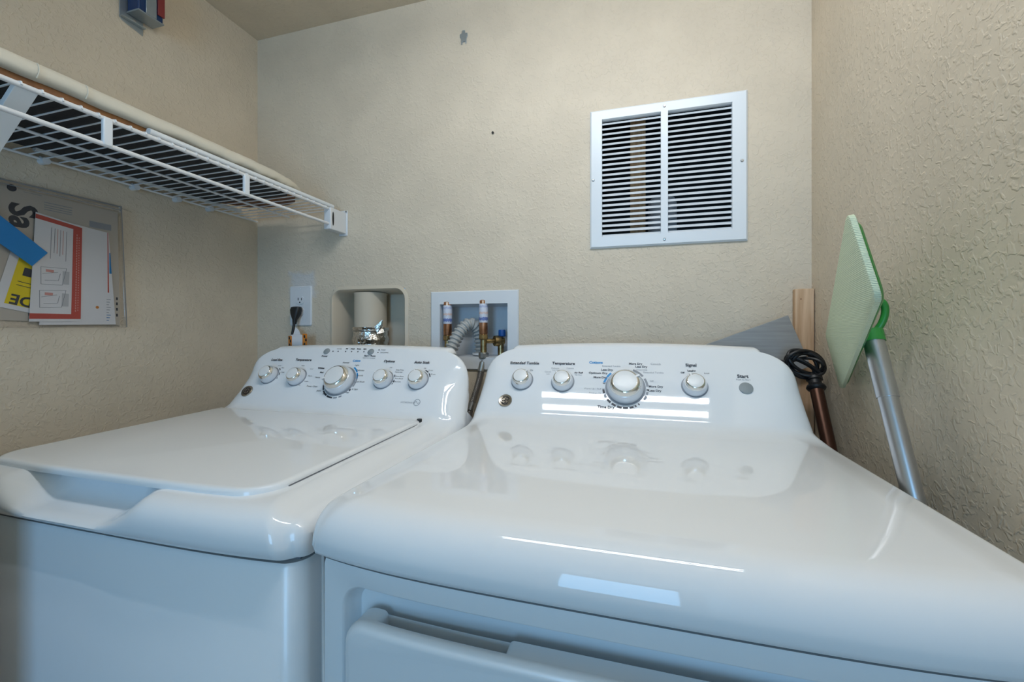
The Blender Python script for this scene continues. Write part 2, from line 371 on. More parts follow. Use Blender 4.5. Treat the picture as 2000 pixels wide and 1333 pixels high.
def moulded_top(name, P, bx, W, ztop, yback, lip, bow, wtab, parent, scoop=None, zb=0.849, thick=0.045, rx=0.045, ro=0.02, crown=0.009, flat_y=0.46, cr=0.008, shr=0.012, sho=0.006):
    """P panel, bx body centre x, W half width, lip profile list (y,z) bottom to flat top"""
    rows = []                                            # (y, z, w, kind)
    for (y, z) in lip: rows.append((y, z, W, 0, None, bx))
    sb = (ztop - P.z0) / CU; yb = P.y0 + sb * SU         # where panel plane meets the top plane
    ys = [flat_y + (yb - 0.045 - flat_y) * k / 9 for k in range(1, 10)]
    zl = lip[-1][1]
    for k, y in enumerate(ys): rows.append((y, zl + (ztop - zl) * (k + 1) / 9, W, 1, None, bx))
    u1 = sb + 0.022
    for y, z in bez((yb - 0.045, ztop), (yb, ztop), (P.y0 + u1 * SU, P.z0 + u1 * CU), 9)[1:]:
        f = (z - ztop) / (u1 * CU - sb * CU); rows.append((y, z, W, 2, f, bx + (P.cx - bx) * f))
    us = [u1 + 0.002, u1 + 0.006, u1 + 0.014, 0.05, 0.07, 0.09, 0.11, 0.125, 0.138, 0.149, 0.158, 0.165, 0.171, 0.1755, 0.1785, 0.180]
    for u in us: rows.append((P.y0 + u * SU, P.z0 + u * CU, W, 3, u, P.cx))
    ue = us[-1]; a = (P.y0 + ue * SU, P.z0 + ue * CU); ub = 0.190; b = (P.y0 + ub * SU, P.z0 + ub * CU)
    for y, z in bez(a, b, (b[0] + 0.025, b[1] + 0.001), 6)[1:]: rows.append((y, z, W, 4, None, P.cx))
    ye = b[0] + thick - 0.012; rows.append((ye, b[1] - 0.002, W, 4, None, P.cx)); rows.append((ye + 0.008, b[1] - 0.008, W, 4, None, P.cx)); rows.append((ye + 0.010, b[1] - 0.020, W, 4, None, P.cx)); rows.append((ye + 0.004, b[1] - 0.10, W, 4, None, P.cx))
    n = len(rows); pts = [Vector((0, r[0], r[1])) for r in rows]
    NF, NA = 56, 10
    bm = BM(); grid = []
    for i, (y, z, w0, kind, u, cx) in enumerate(rows):
        d = (pts[min(i + 1, n - 1)] - pts[max(i - 1, 0)]).normalized()
        nrm = Vector((0, -d.z, d.y)) if i > 1 else Vector((0, -1, 0))                      # outward (up / towards the room)
        if kind in (0, 1): w = w0
        elif kind == 2: w = w0 + (lerp_tab(wtab, u1) - w0) * sstep(0, 1, u)
        elif kind == 3: w = lerp_tab(wtab, u)
        else: w = wtab[-1][1]
        rxx, roo = rx, ro
        if kind == 0: f_ = i / (len(lip) - 1); rxx = cr + (rx - cr) * f_ ** 1.5; roo = cr + (ro - cr) * f_
        if kind == 2: roo = ro + 0.012 * u
        if kind >= 3: roo = ro + 0.012
        if kind >= 3: q_ = sstep(0.09, 0.165, u) if kind == 3 else 1; rxx = rx + (0.014 - rx) * q_; roo = roo + (0.014 - roo) * q_
        half = []
        for k in range(NF + 1): half.append((k / NF * (w - rxx), 0.0))
        for k in range(1, NA + 1):
            a_ = PI / 2 * k / NA; sx = min(shr, rxx * 0.45); so = min(sho, roo * 0.45)   # gentle slope, then a tight round
            if k <= 3: q1 = (w - rxx + (rxx - sx) * (0.04 + 0.96 * (k / 3) ** 1.15), so * (k / 3) ** 1.3)
            else: b_ = PI / 2 * (k - 3) / (NA - 3); q1 = (w - sx + sx * math.sin(b_), so + (roo - so) * (1 - math.cos(b_)))
            cf = 1.0 if kind <= 1 else ((1 - u) if kind == 2 else 0.0); q2 = (w - rxx + rxx * math.sin(a_), roo * (1 - math.cos(a_)))
            half.append((q1[0] * cf + q2[0] * (1 - cf), q1[1] * cf + q2[1] * (1 - cf)))
        row = []
        def place(x, off):
            t = x / w
            g = 1 - sstep(0.43, 0.56, y) if kind <= 1 else 0
            yy = y - bow * (1 - min(1, abs(t)) ** 4) * g; zz = z
            if kind in (3, 4): zz -= crown * t * t * sstep(0.10, 0.177, u if u is not None else 1)
            if scoop and kind == 0:
                xc, hw, prof = scoop; m_ = 1 - sstep(hw - 0.04, hw + 0.045, abs(cx + x - xc))
                py, pz = prof[i]; yy += (py - rows[i][0]) * m_; zz += (pz - rows[i][1]) * m_
            return Vector((cx + x, yy, zz)) - nrm * off
        # tail end for the side wall
        def tail(s):
            x = cx + s * w
            if kind <= 1: return Vector((x, max(y, 0.43) if kind == 0 else y, zb))
            if kind == 2:
                tt = u; q = tt * 2
                return Vector((x, y + (yback - y) * min(1, q), zb)) if q < 1 else Vector((x, yback + (y + thick - yback) * (q - 1), zb + (z - zb) * (q - 1)))
            e_ = place(s * w, roo)
            if kind == 3: return Vector((e_.x - s * 0.014 * sstep(0.08, 0.15, u), y + thick * (1 - 0.45 * sstep(0.08, 0.16, u)), e_.z - 0.012 * sstep(0.08, 0.15, u)))
            return Vector((e_.x - s * 0.014, max(e_.y, y + thick * 0.3), e_.z - 0.012))
        left = [place(-x, o) for x, o in half[1:]][::-1]; right = [place(x, o) for x, o in half]
        grid.append([tail(-1)] + left + right + [tail(1)])
    vs = [[bm.verts.new(p) for p in r] for r in grid]
    for a, b in zip(vs, vs[1:]):
        for k in range(len(a) - 1): bm.faces.new((a[k], a[k + 1], b[k + 1], b[k]))
    bmesh.ops.remove_doubles(bm, verts=bm.verts[:], dist=1e-5)
    o = link(name, bm, M['white'], parent, ang=60)
    return o
def ring_marks(bm, P, x, u, r0, r1, a0, a1, mi=0, n=6):
    pts = []
    for k in range(n + 1):
        a = math.radians(a0 + (a1 - a0) * k / n); pts.append((r1 * math.sin(a), r1 * math.cos(a)))
    for k in range(n, -1, -1):
        a = math.radians(a0 + (a1 - a0) * k / n); pts.append((r0 * math.sin(a), r0 * math.cos(a)))
    flat(bm, [P.p(x + a, u + b, 0.0006) for a, b in pts], mi)
def knob(P, x, u, r, h, parent, name='knob', point=0):
    o = P.p(x, u); bm = BM()
    lathe(bm, o, P.n, [(r * 0.97, 0.0), (r, 0.002), (r * 0.985, h * 0.30), (r * 0.90, h * 0.62), (r * 0.87, h * 0.66)], 56)
    k = link(name, bm, M['skirt'], parent, ang=50)
    bm = BM(); lathe(bm, o, P.n, [(r * 0.868, h * 0.56), (r * 0.868, h * 0.64), (r * 0.81, h * 0.79), (r * 0.73, h * 0.92), (r * 0.68, h * 0.965), (r * 0.63, h * 0.975)], 56)
    lab(link('chrome_ring', bm, M['chrome'], k, ang=60), 'chrome ring')
    bm = BM(); lathe(bm, o, P.n, [(r * 0.64, h * 0.90), (r * 0.64, h * 0.98), (r * 0.60, h * 0.995), (r * 0.3, h * 1.01), (0.0005, h * 1.015)], 56)
    link('cap', bm, M['cap'], k, ang=50)
    a = math.radians(point); d = P.ex * math.sin(a) + P.ey * math.cos(a); e = P.ex * math.cos(a) - P.ey * math.sin(a)
    bm = BM(); c = o + P.n * h * 0.96
    R = Matrix((e, d, P.n)).transposed().to_4x4(); box(bm, -r * 0.05, r * 0.05, r * 0.60, r * 0.86, -h * 0.22, h * 0.030, mtx=Matrix.Translation(c) @ R)
    link('pointer', bm, M['cap'], k)
    bm = BM(); lathe(bm, o, P.n, [(r * 1.09, 0.0), (r * 1.09, 0.0008), (r * 1.02, 0.0008)], 56, cap=(True, True))
    lab(link('dial_ring', bm, M['ink_grey'], k), 'thin grey ring under the knob')
    return k
def badge(P, x, u, parent, r=0.0155):
    o = P.p(x, u); bm = BM(); lathe(bm, o, P.n, [(r, 0), (r, 0.0015), (r * 0.93, 0.003), (r * 0.80, 0.0024), (0.0004, 0.0024)], 40)
    b = link('badge', bm, M['badge'], parent); lab(b, 'round nickel badge')
    bm = BM(); c = o + P.n * 0.0027
    def P2(a, b_): return c + P.ex * a * r + P.ey * b_ * r
    def arc(cx, cy, rr, a0, a1, n=12): return [P2(cx + rr * math.cos(math.radians(a0 + (a1 - a0) * k / n)), cy + rr * math.sin(math.radians(a0 + (a1 - a0) * k / n))) for k in range(n + 1)]
    for pth in (arc(-0.22, 0.14, 0.26, 60, 380), arc(-0.15, -0.25, 0.24, 90, -230), arc(0.28, 0.22, 0.22, 240, -60), arc(0.26, -0.20, 0.25, 120, -170),
                arc(0, 0, 0.64, 20, 130), arc(0, 0, 0.64, 200, 320)):
        tube(bm, pth, r * 0.055, 6)
    link('monogram', bm, M['badge_dark'], b)

# ------------------------------------------------------------------ WASHER
WX0, WX1 = -1.058, -0.372; WC = (WX0 + WX1) / 2
PW = Panel(-0.702, 0.846, 0.908)
wr = thing('washing_machine', 'white top loading washing machine under the wire shelf with five chrome ringed knobs', 'washing machine', (WC, 0.73, 0))
wlip = [(0.404, 0.837), (0.398, 0.840), (0.3955, 0.852), (0.3965, 0.866), (0.401, 0.878), (0.410, 0.8865), (0.424, 0.891), (0.446, 0.893)]
wscoop = [(0.404, 0.837), (0.398, 0.8400), (0.3965, 0.8440), (0.400, 0.8480), (0.415, 0.8505), (0.438, 0.855), (0.457, 0.866), (0.463, 0.891)]
moulded_top('top_cover', PW, WC, 0.343, 0.903, 1.06, wlip, 0.012,
            corner([(0, 0.338), (0.05, 0.326)], 0.319, 0.060), wr,
            scoop=(-0.752, 0.108, wscoop), ro=0.034, rx=0.060, crown=0.006, cr=0.022, zb=0.837, shr=0.030, sho=0.012)
def seam(x0, x1, y0, y1, bow, parent, z0=0.838, z1=0.852):
    bm = BM(); N = 24; c = (x0 + x1) / 2; hw = (x1 - x0) / 2
    f = [(c + hw * (2 * k / N - 1), y0 - bow * (1 - (2 * k / N - 1) ** 4)) for k in range(N + 1)] + [(x1, y1), (x0, y1)]
    prism(bm, f, lambda a, b, d: Vector((a, b, d)), z0, z1); return link('seam_shade_strip', bm, M['seam'], parent, smooth=False)  # dark filler, paints the shade in the gap between top cover and cabinet
seam(WX0 + 0.012, WX1 - 0.012, 0.420, 1.05, 0.012, wr, 0.822, 0.8385)
def cab_outline(x0, x1, y0, y1, bow, r, N=24):
    c = (x0 + x1) / 2; hw = (x1 - x0) / 2; pts = []
    for k in range(9):
        a = PI + PI / 2 * k / 8; pts.append((x0 + r + r * math.cos(a), y0 + r + r * math.sin(a)))
    for k in range(1, N):
        x = x0 + r + (x1 - x0 - 2 * r) * k / N; pts.append((x, y0))
    for k in range(9):
        a = 1.5 * PI + PI / 2 * k / 8; pts.append((x1 - r + r * math.cos(a), y0 + r + r * math.sin(a)))
    pts += [(x1, y1), (x0, y1)]
    return [(x, y - bow * (1 - ((x - c) / hw) ** 4) if y < y0 + r + 0.01 else y) for x, y in pts]
bm = BM(); o_ = cab_outline(WX0 + 0.003, WX1 - 0.003, 0.405, 1.05, 0.012, 0.022)
ringloft(bm, [[Vector((x, y, 0.02)) for x, y in o_], [Vector((x, y, 0.8270)) for x, y in o_], [Vector((WC + (x - WC) * 0.996, 0.6 + (y - 0.6) * 0.985, 0.8310)) for x, y in o_]])
link('cabinet', bm, M['cabinet'], wr, ang=50)
for x in (WX0 + 0.06, WX1 - 0.06):
    for y in (0.46, 0.99):
        bm = BM(); lathe(bm, (x, y, 0), (0, 0, 1), [(0.022, 0), (0.022, 0.012), (0.010, 0.014), (0.010, 0.024)], 20); link('foot', bm, M['black'], wr)
# lid
def lid():
    bm = BM(); x0, x1, y0, y1, r = -1.012, -0.449, 0.430, 0.834, 0.045
    c = (x0 + x1) / 2; hw = (x1 - x0) / 2
    base = []
    for k in range(13):
        a = PI + PI / 2 * k / 12; base.append((x0 + r + r * math.cos(a), y0 + r + r * math.sin(a)))
    for k in range(1, 24): base.append((x0 + r + (x1 - x0 - 2 * r) * k / 24, y0))
    for k in range(13):
        a = 1.5 * PI + PI / 2 * k / 12; base.append((x1 - r + r * math.cos(a), y0 + r + r * math.sin(a)))
    for k in range(1, 9): base.append((x1, y0 + r + (y1 - y0 - r) * k / 8))
    for k in range(1, 24): base.append((x1 + (x0 - x1) * k / 24, y1))
    for k in range(0, 8): base.append((x0, y1 + (y0 + r - y1) * k / 8))
    def inset(p, d):
        x, y = p
        cx = min(max(x, x0 + r), x1 - r); cy = min(max(y, y0 + r), y1 - 0.012)
        v = Vector((x - cx, y - cy)); L = v.length
        if L < 1e-6: return (x, y)
        v = v * ((L - d) / L); return (cx + v.x, cy + v.y)
    def zt(y): return 0.9010 + (y - 0.43) / 0.404 * 0.0110
    def yb_(x, y): return y - 0.010 * (1 - ((x - c) / hw) ** 4) * (1 - sstep(0.43, 0.55, y))
    rings = []
    for d, dz in ((0.007, -0.0115), (0.0, -0.0100), (0.0, -0.0050), (0.0016, -0.0018), (0.0045, -0.0004), (0.009, 0.0)):
        rings.append([Vector((q[0], yb_(*q), zt(q[1]) + dz)) for q in (inset(p, d) for p in base)])
    ringloft(bm, rings)
    return link('lid', bm, M['white'], wr, ang=60)
L_ = lid()
bm = BM(); ringloft(bm, [[Vector((a, y, 0.9010 + (y - 0.43) / 0.404 * 0.0110 + dz)) for a, dz in ((-1.003, -0.0135), (-0.4480, -0.0135), (-0.4480, -0.0070), (-1.003, -0.0070))] for y in (0.47, 0.8372)]); lab(link('lid_gap_shade', bm, M['seam'], wr), 'dark strip painting the shade in the lid gap')  # dark strip under the lid edge, stands in for shade in the gap
bm = BM(); lathe(bm, (-0.4515, 0.8345, 0.904), (0, 0, 1), [(0.0055, 0), (0.0055, 0.0095)], 16); lab(link('hinge', bm, M['black'], wr), 'small black lid hinge')
# knobs and buttons
WK = [(-0.926, 0.0945, 0.0235, 100), (-0.836, 0.0915, 0.0235, 80), (-0.7035, 0.086, 0.038, 250), (-0.585, 0.0935, 0.0235, 300), (-0.4925, 0.095, 0.0235, 340)]
for x, u, r, pt in WK: knob(PW, x, u, r, 0.031 if r > 0.03 else 0.024, wr, 'knob', pt)
badge(PW, -0.969, 0.048, wr)
for x in (-0.787, -0.653):
    bm = BM(); lathe(bm, PW.p(x, 0.170), PW.n, [(0.0088, 0), (0.0088, 0.0018), (0.0075, 0.0026), (0.0004, 0.0026)], 28); link('button', bm, M['grey_button'], wr)
class Letters:
    def __init__(s, centers): s.c = [(c, BM()) for c in centers]
    def at(s, x, u): return min(s.c, key=lambda q: (q[0][0] - x) ** 2 * q[0][2] + ((q[0][1] - u) * 1.3) ** 2)[1]
    def finish(s, parent):
        for c, b in s.c:
            if len(b.faces): lab(link('dial_lettering', b, [M['ink'], M['ink_grey'], M['ink_blue']], parent, smooth=False, recalc=False), 'printed words and marks')
            else: b.free()
def T(bm, P, s, size, x, u, mi=0, bold=0.0, align='CENTER'): text(bm.at(x, u), s, size, P.p(x, u, 0.0007), P.ex, P.ey, 0, align, mi, bold)
bm = Letters([(x, u, 1.0 if r < .03 else 0.45) for x, u, r, p in WK] + [(-0.70, 0.176, 0.10), (-0.49, 0.040, 1.0)])
for s, sz, x, u, b in [('Load Size', .0095, -0.932, .1415, .0003), ('Temperature', .0095, -0.846, .143, .0003), ('Options', .0095, -0.589, .144, .0003), ('Auto Soak', .0095, -0.499, .143, .0003),
                    ('Power', .0072, -0.786, .1555, .0002), ('Start / Pause', .0066, -0.651, .1585, .0002), ('hold 3 sec to cancel', .0045, -0.651, .1525, 0),
                    ('Sensing', .0048, -0.752, .1785, 0), ('Fill', .0055, -0.729, .1785, .0002), ('Wash', .0055, -0.711, .1785, .0002), ('Rinse', .0055, -0.692, .1785, .0002), ('Spin', .0055, -0.674, .1785, .0002),
                    ('Power', .0050, -0.619, .1765, 0), ('Lid Locked', .0050, -0.613, .169, 0),
                    ('Normal', .0062, -0.712, .1375, 0), ('Light', .0062, -0.676, .131, 0), ('Delicates', .0062, -0.660, .117, 0), ('Casuals', .0062, -0.655, .103, 0), ('Speed Wash', .0062, -0.650, .086, 0),
                    ('Drain & Spin', .0062, -0.660, .066, 0), ('Active Wear', .0062, -0.680, .057, 0), ('Bulky Items', .0062, -0.722, .0505, 0), ('Jeans', .0062, -0.752, .058, 0), ('Power Clean', .0062, -0.778, .069, 0),
                    ('Heavy', .0062, -0.775, .094, 0), ('Med', .0062, -0.770, .108, .0002), ('Whites', .0068, -0.778, .120, .0003),
                    ('Small', .0046, -0.912, .124, 0), ('Med', .0046, -0.898, .118, 0), ('Large', .0046, -0.890, .1055, 0),
                    ('Cold', .0046, -0.838, .126, 0), ('Cool', .0046, -0.806, .117, 0), ('Warm', .0046, -0.800, .097, 0), ('Colors', .0046, -0.803, .082, 0), ('Hot', .0046, -0.818, .071, 0),
                    ('Off', .0046, -0.578, .127, 0), ('Deep Rinse', .0046, -0.551, .121, 0), ('Fabric Soft', .0046, -0.552, .115, 0), ('Extra Rinse', .0046, -0.545, .104, 0), ('Auto Bleach', .0046, -0.545, .098, 0), ('Fabric Care', .0046, -0.548, .090, 0),
                    ('Off', .0046, -0.486, .127, 0), ('15 min', .0046, -0.470, .122, 0), ('30 min', .0046, -0.460, .112, 0), ]:
    T(bm, PW, s, sz, x, u, 0, b)
for x in (-0.768, -0.752, -0.729, -0.711, -0.692, -0.674): lathe(bm.at(x, 0.1705), PW.p(x, 0.1705), PW.n, [(0.0016, 0), (0.0016, 0.0006), (0.0002, 0.0006)], 10)
for u in (0.1765, 0.169): lathe(bm.at(-0.632, u), PW.p(-0.632, u), PW.n, [(0.0016, 0), (0.0016, 0.0006), (0.0002, 0.0006)], 10)
for a0, a1, mi in [(70, 88, 1), (90, 108, 1), (150, 160, 1), (165, 178, 1), (182, 205, 0), (208, 232, 0), (235, 255, 0), (118, 124, 0)]: ring_marks(bm.at(-0.7035, 0.086), PW, -0.7035, 0.086, 0.0425, 0.0462, a0, a1, mi)
for a0, a1 in [(30, 55), (58, 80)]: ring_marks(bm.at(-0.7035, 0.086), PW, -0.7035, 0.086, 0.0425, 0.0462, a0, a1, 2)
for kx, ku, rng in [(-0.926, 0.0945, [(40, 55), (70, 85), (100, 106)]), (-0.585, 0.0935, [(60, 74), (88, 102), (106, 112)]), (-0.4925, 0.095, [(20, 40), (48, 70)])]:
    for a0, a1 in rng: ring_marks(bm.at(kx, ku), PW, kx, ku, 0.0275, 0.0298, a0, a1, 0)
T(bm, PW, 'Colors', .0080, -0.683, .1435, 2, .0003)
T(bm, PW, 'HYDROWAVE', .0058, -0.500, .039, 1)
for k in range(1):
    tube(bm.at(-0.4775, 0.0405), [PW.p(-0.4775 + 0.0075 * math.cos(a), 0.0405 + 0.0075 * math.sin(a), 0.0006) for a in [2 * PI * q / 24 for q in range(25)]], 0.0005, 5, 1)
    tube(bm.at(-0.4775, 0.0405), [PW.p(-0.4775 + 0.010 * (q / 12 - 0.5), 0.0405 + 0.0024 * math.sin(q / 12 * 2 * PI), 0.0006) for q in range(13)], 0.0005, 5, 1)
bm.finish(wr)

# ------------------------------------------------------------------ DRYER
DX0, DX1 = -0.358, 0.328; DC = (DX0 + DX1) / 2
PD = Panel(-0.023, 0.900, 0.916)
dr = thing('clothes_dryer', 'white clothes dryer standing against the right wall with four chrome ringed knobs', 'dryer', (DC, 0.76, 0))
dlip = [(0.412, 0.849), (0.405, 0.8515), (0.4015, 0.858), (0.4022, 0.869), (0.4055, 0.881), (0.4115, 0.8910), (0.4200, 0.8985), (0.4300, 0.9035), (0.4400, 0.9060), (0.455, 0.907)]
moulded_top('top_cover', PD, DC, 0.343, 0.907, 1.115, dlip, 0.020,
            corner([(0, 0.340), (0.05, 0.335)], 0.331, 0.062), dr, ro=0.016, rx=0.050, crown=0.008)
seam(DX0 + 0.008, DX1 - 0.008, 0.422, 1.10, 0.020, dr)
def bowy(x, y): return y - 0.020 * (1 - min(1, abs((x - DC) / 0.343)) ** 4)
def dryer_cabinet():
    bm = BM(); x0, x1 = DX0 + 0.002, DX1 - 0.002; z0, z1 = 0.02, 0.8425
    N = 16
    def rr(hx0, hx1, hz0, hz1, r):
        pts = []
        c4 = rrect(hx0, hx1, hz0, hz1, r, 8)
        # densify straight runs
        for a, b in zip(c4, c4[1:] + c4[:1]):
            pts.append(a); L = math.dist(a, b); m_ = int(L / 0.04)
            for k in range(1, m_): pts.append((a[0] + (b[0] - a[0]) * k / m_, a[1] + (b[1] - a[1]) * k / m_))
        return pts
    hole = rr(-0.318, 0.288, 0.12, 0.8225, 0.030)
    cx, cz = DC, 0.47
    def toouter(p):
        x, z = p; hx, hz = (x - cx), (z - cz)
        tx = ((x1 - 0.012 if hx > 0 else x0 + 0.012) - cx) / hx if abs(hx) > 1e-6 else 1e9; tz = ((z1 if hz > 0 else z0) - cz) / hz if abs(hz) > 1e-6 else 1e9
        t = min(tx, tz); return (cx + hx * t, cz + hz * t)
    outer = [toouter(p) for p in hole]
    V = lambda p, dy: Vector((p[0], bowy(p[0], 0.416) + dy, p[1]))
    def ins(p, d):
        x, z = p; ccx = min(max(x, -0.318 + 0.03), 0.288 - 0.03); ccz = min(max(z, 0.15), 0.8225 - 0.03); v = Vector((x - ccx, z - ccz)); L = v.length
        v = v * ((L - d) / L) if L > 1e-6 else v; return (ccx + v.x, ccz + v.y)
    rings = [[V(p, 0.0) for p in outer], [V(p, 0.0) for p in hole], [V(ins(p, 0.0012), 0.0008) for p in hole], [V(ins(p, 0.0035), 0.004) for p in hole], [V(ins(p, 0.006), 0.013) for p in hole], [V(ins(p, 0.012), 0.022) for p in hole], [V(ins(p, 0.018), 0.024) for p in hole]]
    vs = ringloft(bm, rings, (False, True))
    # sides, top
    for s, xe in ((-1, x0), (1, x1)):
        xi = xe - s * 0.012
        prof = [(xi, bowy(xi, 0.416)), (xe - s * 0.0035, 0.418), (xe, 0.428), (xe, 1.10)]
        ringloft(bm, [[Vector((a, b, z0)), Vector((a, b, z1))] for a, b in prof], closed=False)
    N2 = 24
    fr = [(x0 + 0.012 + (x1 - x0 - 0.024) * k / N2) for k in range(N2 + 1)]
    f = bm.faces.new([bm.verts.new((x, bowy(x, 0.416), z1)) for x in fr] + [bm.verts.new((x1, 0.43, z1)), bm.verts.new((x1, 1.10, z1)), bm.verts.new((x0, 1.10, z1)), bm.verts.new((x0, 0.43, z1))])
    flat(bm, [(x0, 1.10, z0), (x1, 1.10, z0), (x1, 1.10, z1), (x0, 1.10, z1)])
    bmesh.ops.remove_doubles(bm, verts=bm.verts[:], dist=1e-5)
    return link('cabinet', bm, M['cabinet'], dr, ang=40)
dryer_cabinet()
for x in (DX0 + 0.06, DX1 - 0.06):
    for y in (0.47, 1.04):
        bm = BM(); lathe(bm, (x, y, 0), (0, 0, 1), [(0.022, 0), (0.022, 0.012), (0.010, 0.014), (0.010, 0.024)], 20); link('foot', bm, M['black'], dr)
def dryer_door():
    x0, x1, z0, z1 = -0.3025, 0.2725, 0.14, 0.7945
    bm = BM()
    def dens(c4):
        pts = []
        for a, b in zip(c4, c4[1:] + c4[:1]):
            pts.append(a); L = math.dist(a, b); m_ = int(L / 0.03)
            for k in range(1, m_): pts.append((a[0] + (b[0] - a[0]) * k / m_, a[1] + (b[1] - a[1]) * k / m_))
        return pts
    def O(r, d): return dens_r[d] if False else [(x, z) for x, z in base_ins(d)]
    base = dens(rrect(x0, x1, z0, z1, 0.028, 8))
    def base_ins(d):
        out = []
        for x, z in base:
            cx = min(max(x, x0 + 0.028), x1 - 0.028); cz = min(max(z, z0 + 0.028), z1 - 0.028); v = Vector((x - cx, z - cz)); L = v.length
            v = v * ((L - d) / L) if L > 1e-6 else v; out.append((cx + v.x, cz + v.y))
        return out
    V = lambda p, y: Vector((p[0], bowy(p[0], y), p[1]))
    yf = 0.400
    ringloft(bm, [[V(p, yf + 0.012) for p in base_ins(0.001)], [V(p, yf + 0.009) for p in base_ins(0)], [V(p, yf + 0.004) for p in base_ins(0.0012)], [V(p, yf + 0.0008) for p in base_ins(0.005)], [V(p, yf) for p in base_ins(0.010)]])
    # thick rear block with the finger notch
    nx0, nx1, nd = -0.262, -0.122, 0.050
    zt = z1 - 0.0005; r = 0.026
    top = []
    for k in range(9): a = PI - PI / 2 * k / 8; top.append((x0 + 0.002 + r + r * math.cos(a), zt - r + r * math.sin(a)))
    for k in range(9): a = PI / 2 * k / 8; top.append((nx0 - 0.006 + 0.006 * math.sin(a), zt - 0.006 + 0.006 * math.cos(a)))
    for k in range(7): a = PI + PI / 2 * k / 6; top.append((nx0 + 0.010 + 0.010 * math.cos(a), zt - nd + 0.010 + 0.010 * math.sin(a) - 0.0))
    for k in range(1, 8): top.append((nx0 + 0.01 + (nx1 - nx0 - 0.02) * k / 8, zt - nd))
    for k in range(7): a = 1.5 * PI + PI / 2 * k / 6; top.append((nx1 - 0.010 + 0.010 * math.cos(a), zt - nd + 0.010 + 0.010 * math.sin(a)))
    for k in range(9): a = PI - PI / 2 * k / 8; top.append((nx1 + 0.006 + 0.006 * math.cos(a), zt - 0.006 + 0.006 * math.sin(a)))
    for k in range(1, 16): top.append((nx1 + 0.006 + (x1 - 0.03 - nx1) * k / 16, zt))
    for k in range(9): a = PI / 2 - PI / 2 * k / 8; top.append((x1 - 0.002 - r + r * math.cos(a), zt - r + r * math.sin(a)))
    poly = top + [(x1 - 0.002, z0 + 0.01), (x0 + 0.002, z0 + 0.01)]
    ringloft(bm, [[V(p, yf + 0.0100) for p in poly], [V(p, yf + 0.030) for p in poly]])
    bmesh.ops.triangulate(bm, faces=[f for f in bm.faces if len(f.verts) > 40])
    return link('door', bm, M['cabinet'], dr, ang=40)
dryer_door()
DK = [(-0.2545, 0.0885, 0.0240, 45), (-0.1605, 0.0880, 0.0240, 315), (-0.0250, 0.0785, 0.0385, 62), (0.1130, 0.0875, 0.0240, 330)]
for x, u, r, pt in DK: knob(PD, x, u, r, 0.031 if r > 0.03 else 0.024, dr, 'knob', pt)
badge(PD, -0.285, 0.037, dr)
bm = BM(); lathe(bm, PD.p(0.2080, 0.0865), PD.n, [(0.0128, 0), (0.0128, 0.002), (0.0112, 0.003), (0.0004, 0.003)], 32); lab(link('button', bm, M['grey_button'], dr), 'round grey start button')
bm = Letters([(x, u, 1.0 if r < .03 else 0.45) for x, u, r, p in DK] + [(0.2080, 0.100, 1.0)])
for s, sz, x, u, b in [('Extended Tumble', .0098, -0.256, .1335, .0003), ('Temperature', .0098, -0.1635, .1345, .0003), ('Signal', .0098, 0.1095, .1365, .0003), ('Start', .0105, 0.2055, .1130, .0003), ('Time Dry', .0088, -0.0635, .0325, .0003),
                       ('Less Dry', .0070, -0.0650, .1205, .0002), ('Optimum Dry', .0070, -0.0840, .1120, .0002), ('More Dry', .0070, -0.0790, .1015, .0002),
                       ('More Dry', .0070, -0.0040, .1372, .0002), ('Less Dry', .0070, 0.0080, .1300, .0002), ('More Dry', .0070, 0.0370, .0835, .0002), ('Less Dry', .0070, 0.0350, .0740, .0002),
                       ('On', .0055, -0.236, .1150, 0), ('Louder', .0055, 0.1095, .1230, .0003), ('Off', .0055, 0.0915, .1180, .0002), ('Loud', .0050, 0.1385, .1180, 0), ('Air Fluff', .0058, -0.127, .1115, .0002)]:
    T(bm, PD, s, sz, x, u, 0, b)
for s, sz, x, u in [('Extended Tumble', .0056, -0.0560, .1300), ('Dewrinkle', .0056, 0.0090, .1225), ('Extended Tumble', .0058, 0.0330, .1165), ('Extended Tumble', .0058, 0.0360, .0570), ('Casuals', .0070, 0.0380, .1375),
                    ('Off', .0056, -0.0690, .0880), ('Warm Up / Fluff 20', .0056, -0.0900, .0735), ('Freshen 15', .0056, -0.0880, .0635), ('Damp Dry 30', .0062, -0.0840, .0545), ('Off', .0056, 0.0290, .0960),
                    ('Delicates', .0050, -0.181, .1215), ('Cottons', .0050, -0.147, .1225), ('Casuals', .0050, -0.197, .1120), ('Low', .0045, -0.196, .1065), ('Low Heat', .0045, -0.178, .1165), ('No Heat', .0045, -0.127, .1060),
                    ('Push to Start', .0050, 0.2055, .1055), ('50', .0052, -0.0405, .0385), ('60', .0052, -0.0290, .0360), ('70', .0052, -0.0170, .0360), ('80', .0052, -0.0065, .0380), ('Min', .0050, -0.0050, .0325)]:
    T(bm, PD, s, sz, x, u, 1, 0)
T(bm, PD, 'Cottons', .0090, -0.0900, .1385, 2, .0003)
for a0, a1, mi in [(-58, -42, 2), (-76, -60, 2), (-80, -78, 0), (-108, -96, 0), (-122, -112, 1), (-140, -128, 0), (-156, -144, 0), (-172, -160, 0), (-188, -175, 0), (-202, -192, 0), (-210, -206, 0), (-219, -216, 0), (92, 96, 0), (100, 108, 1), (112, 124, 1), (60, 84, 1), (20, 52, 1)]:
    ring_marks(bm.at(-0.025, 0.0785), PD, -0.0250, 0.0785, 0.0435, 0.0480, a0, a1, mi)
bm.finish(dr)

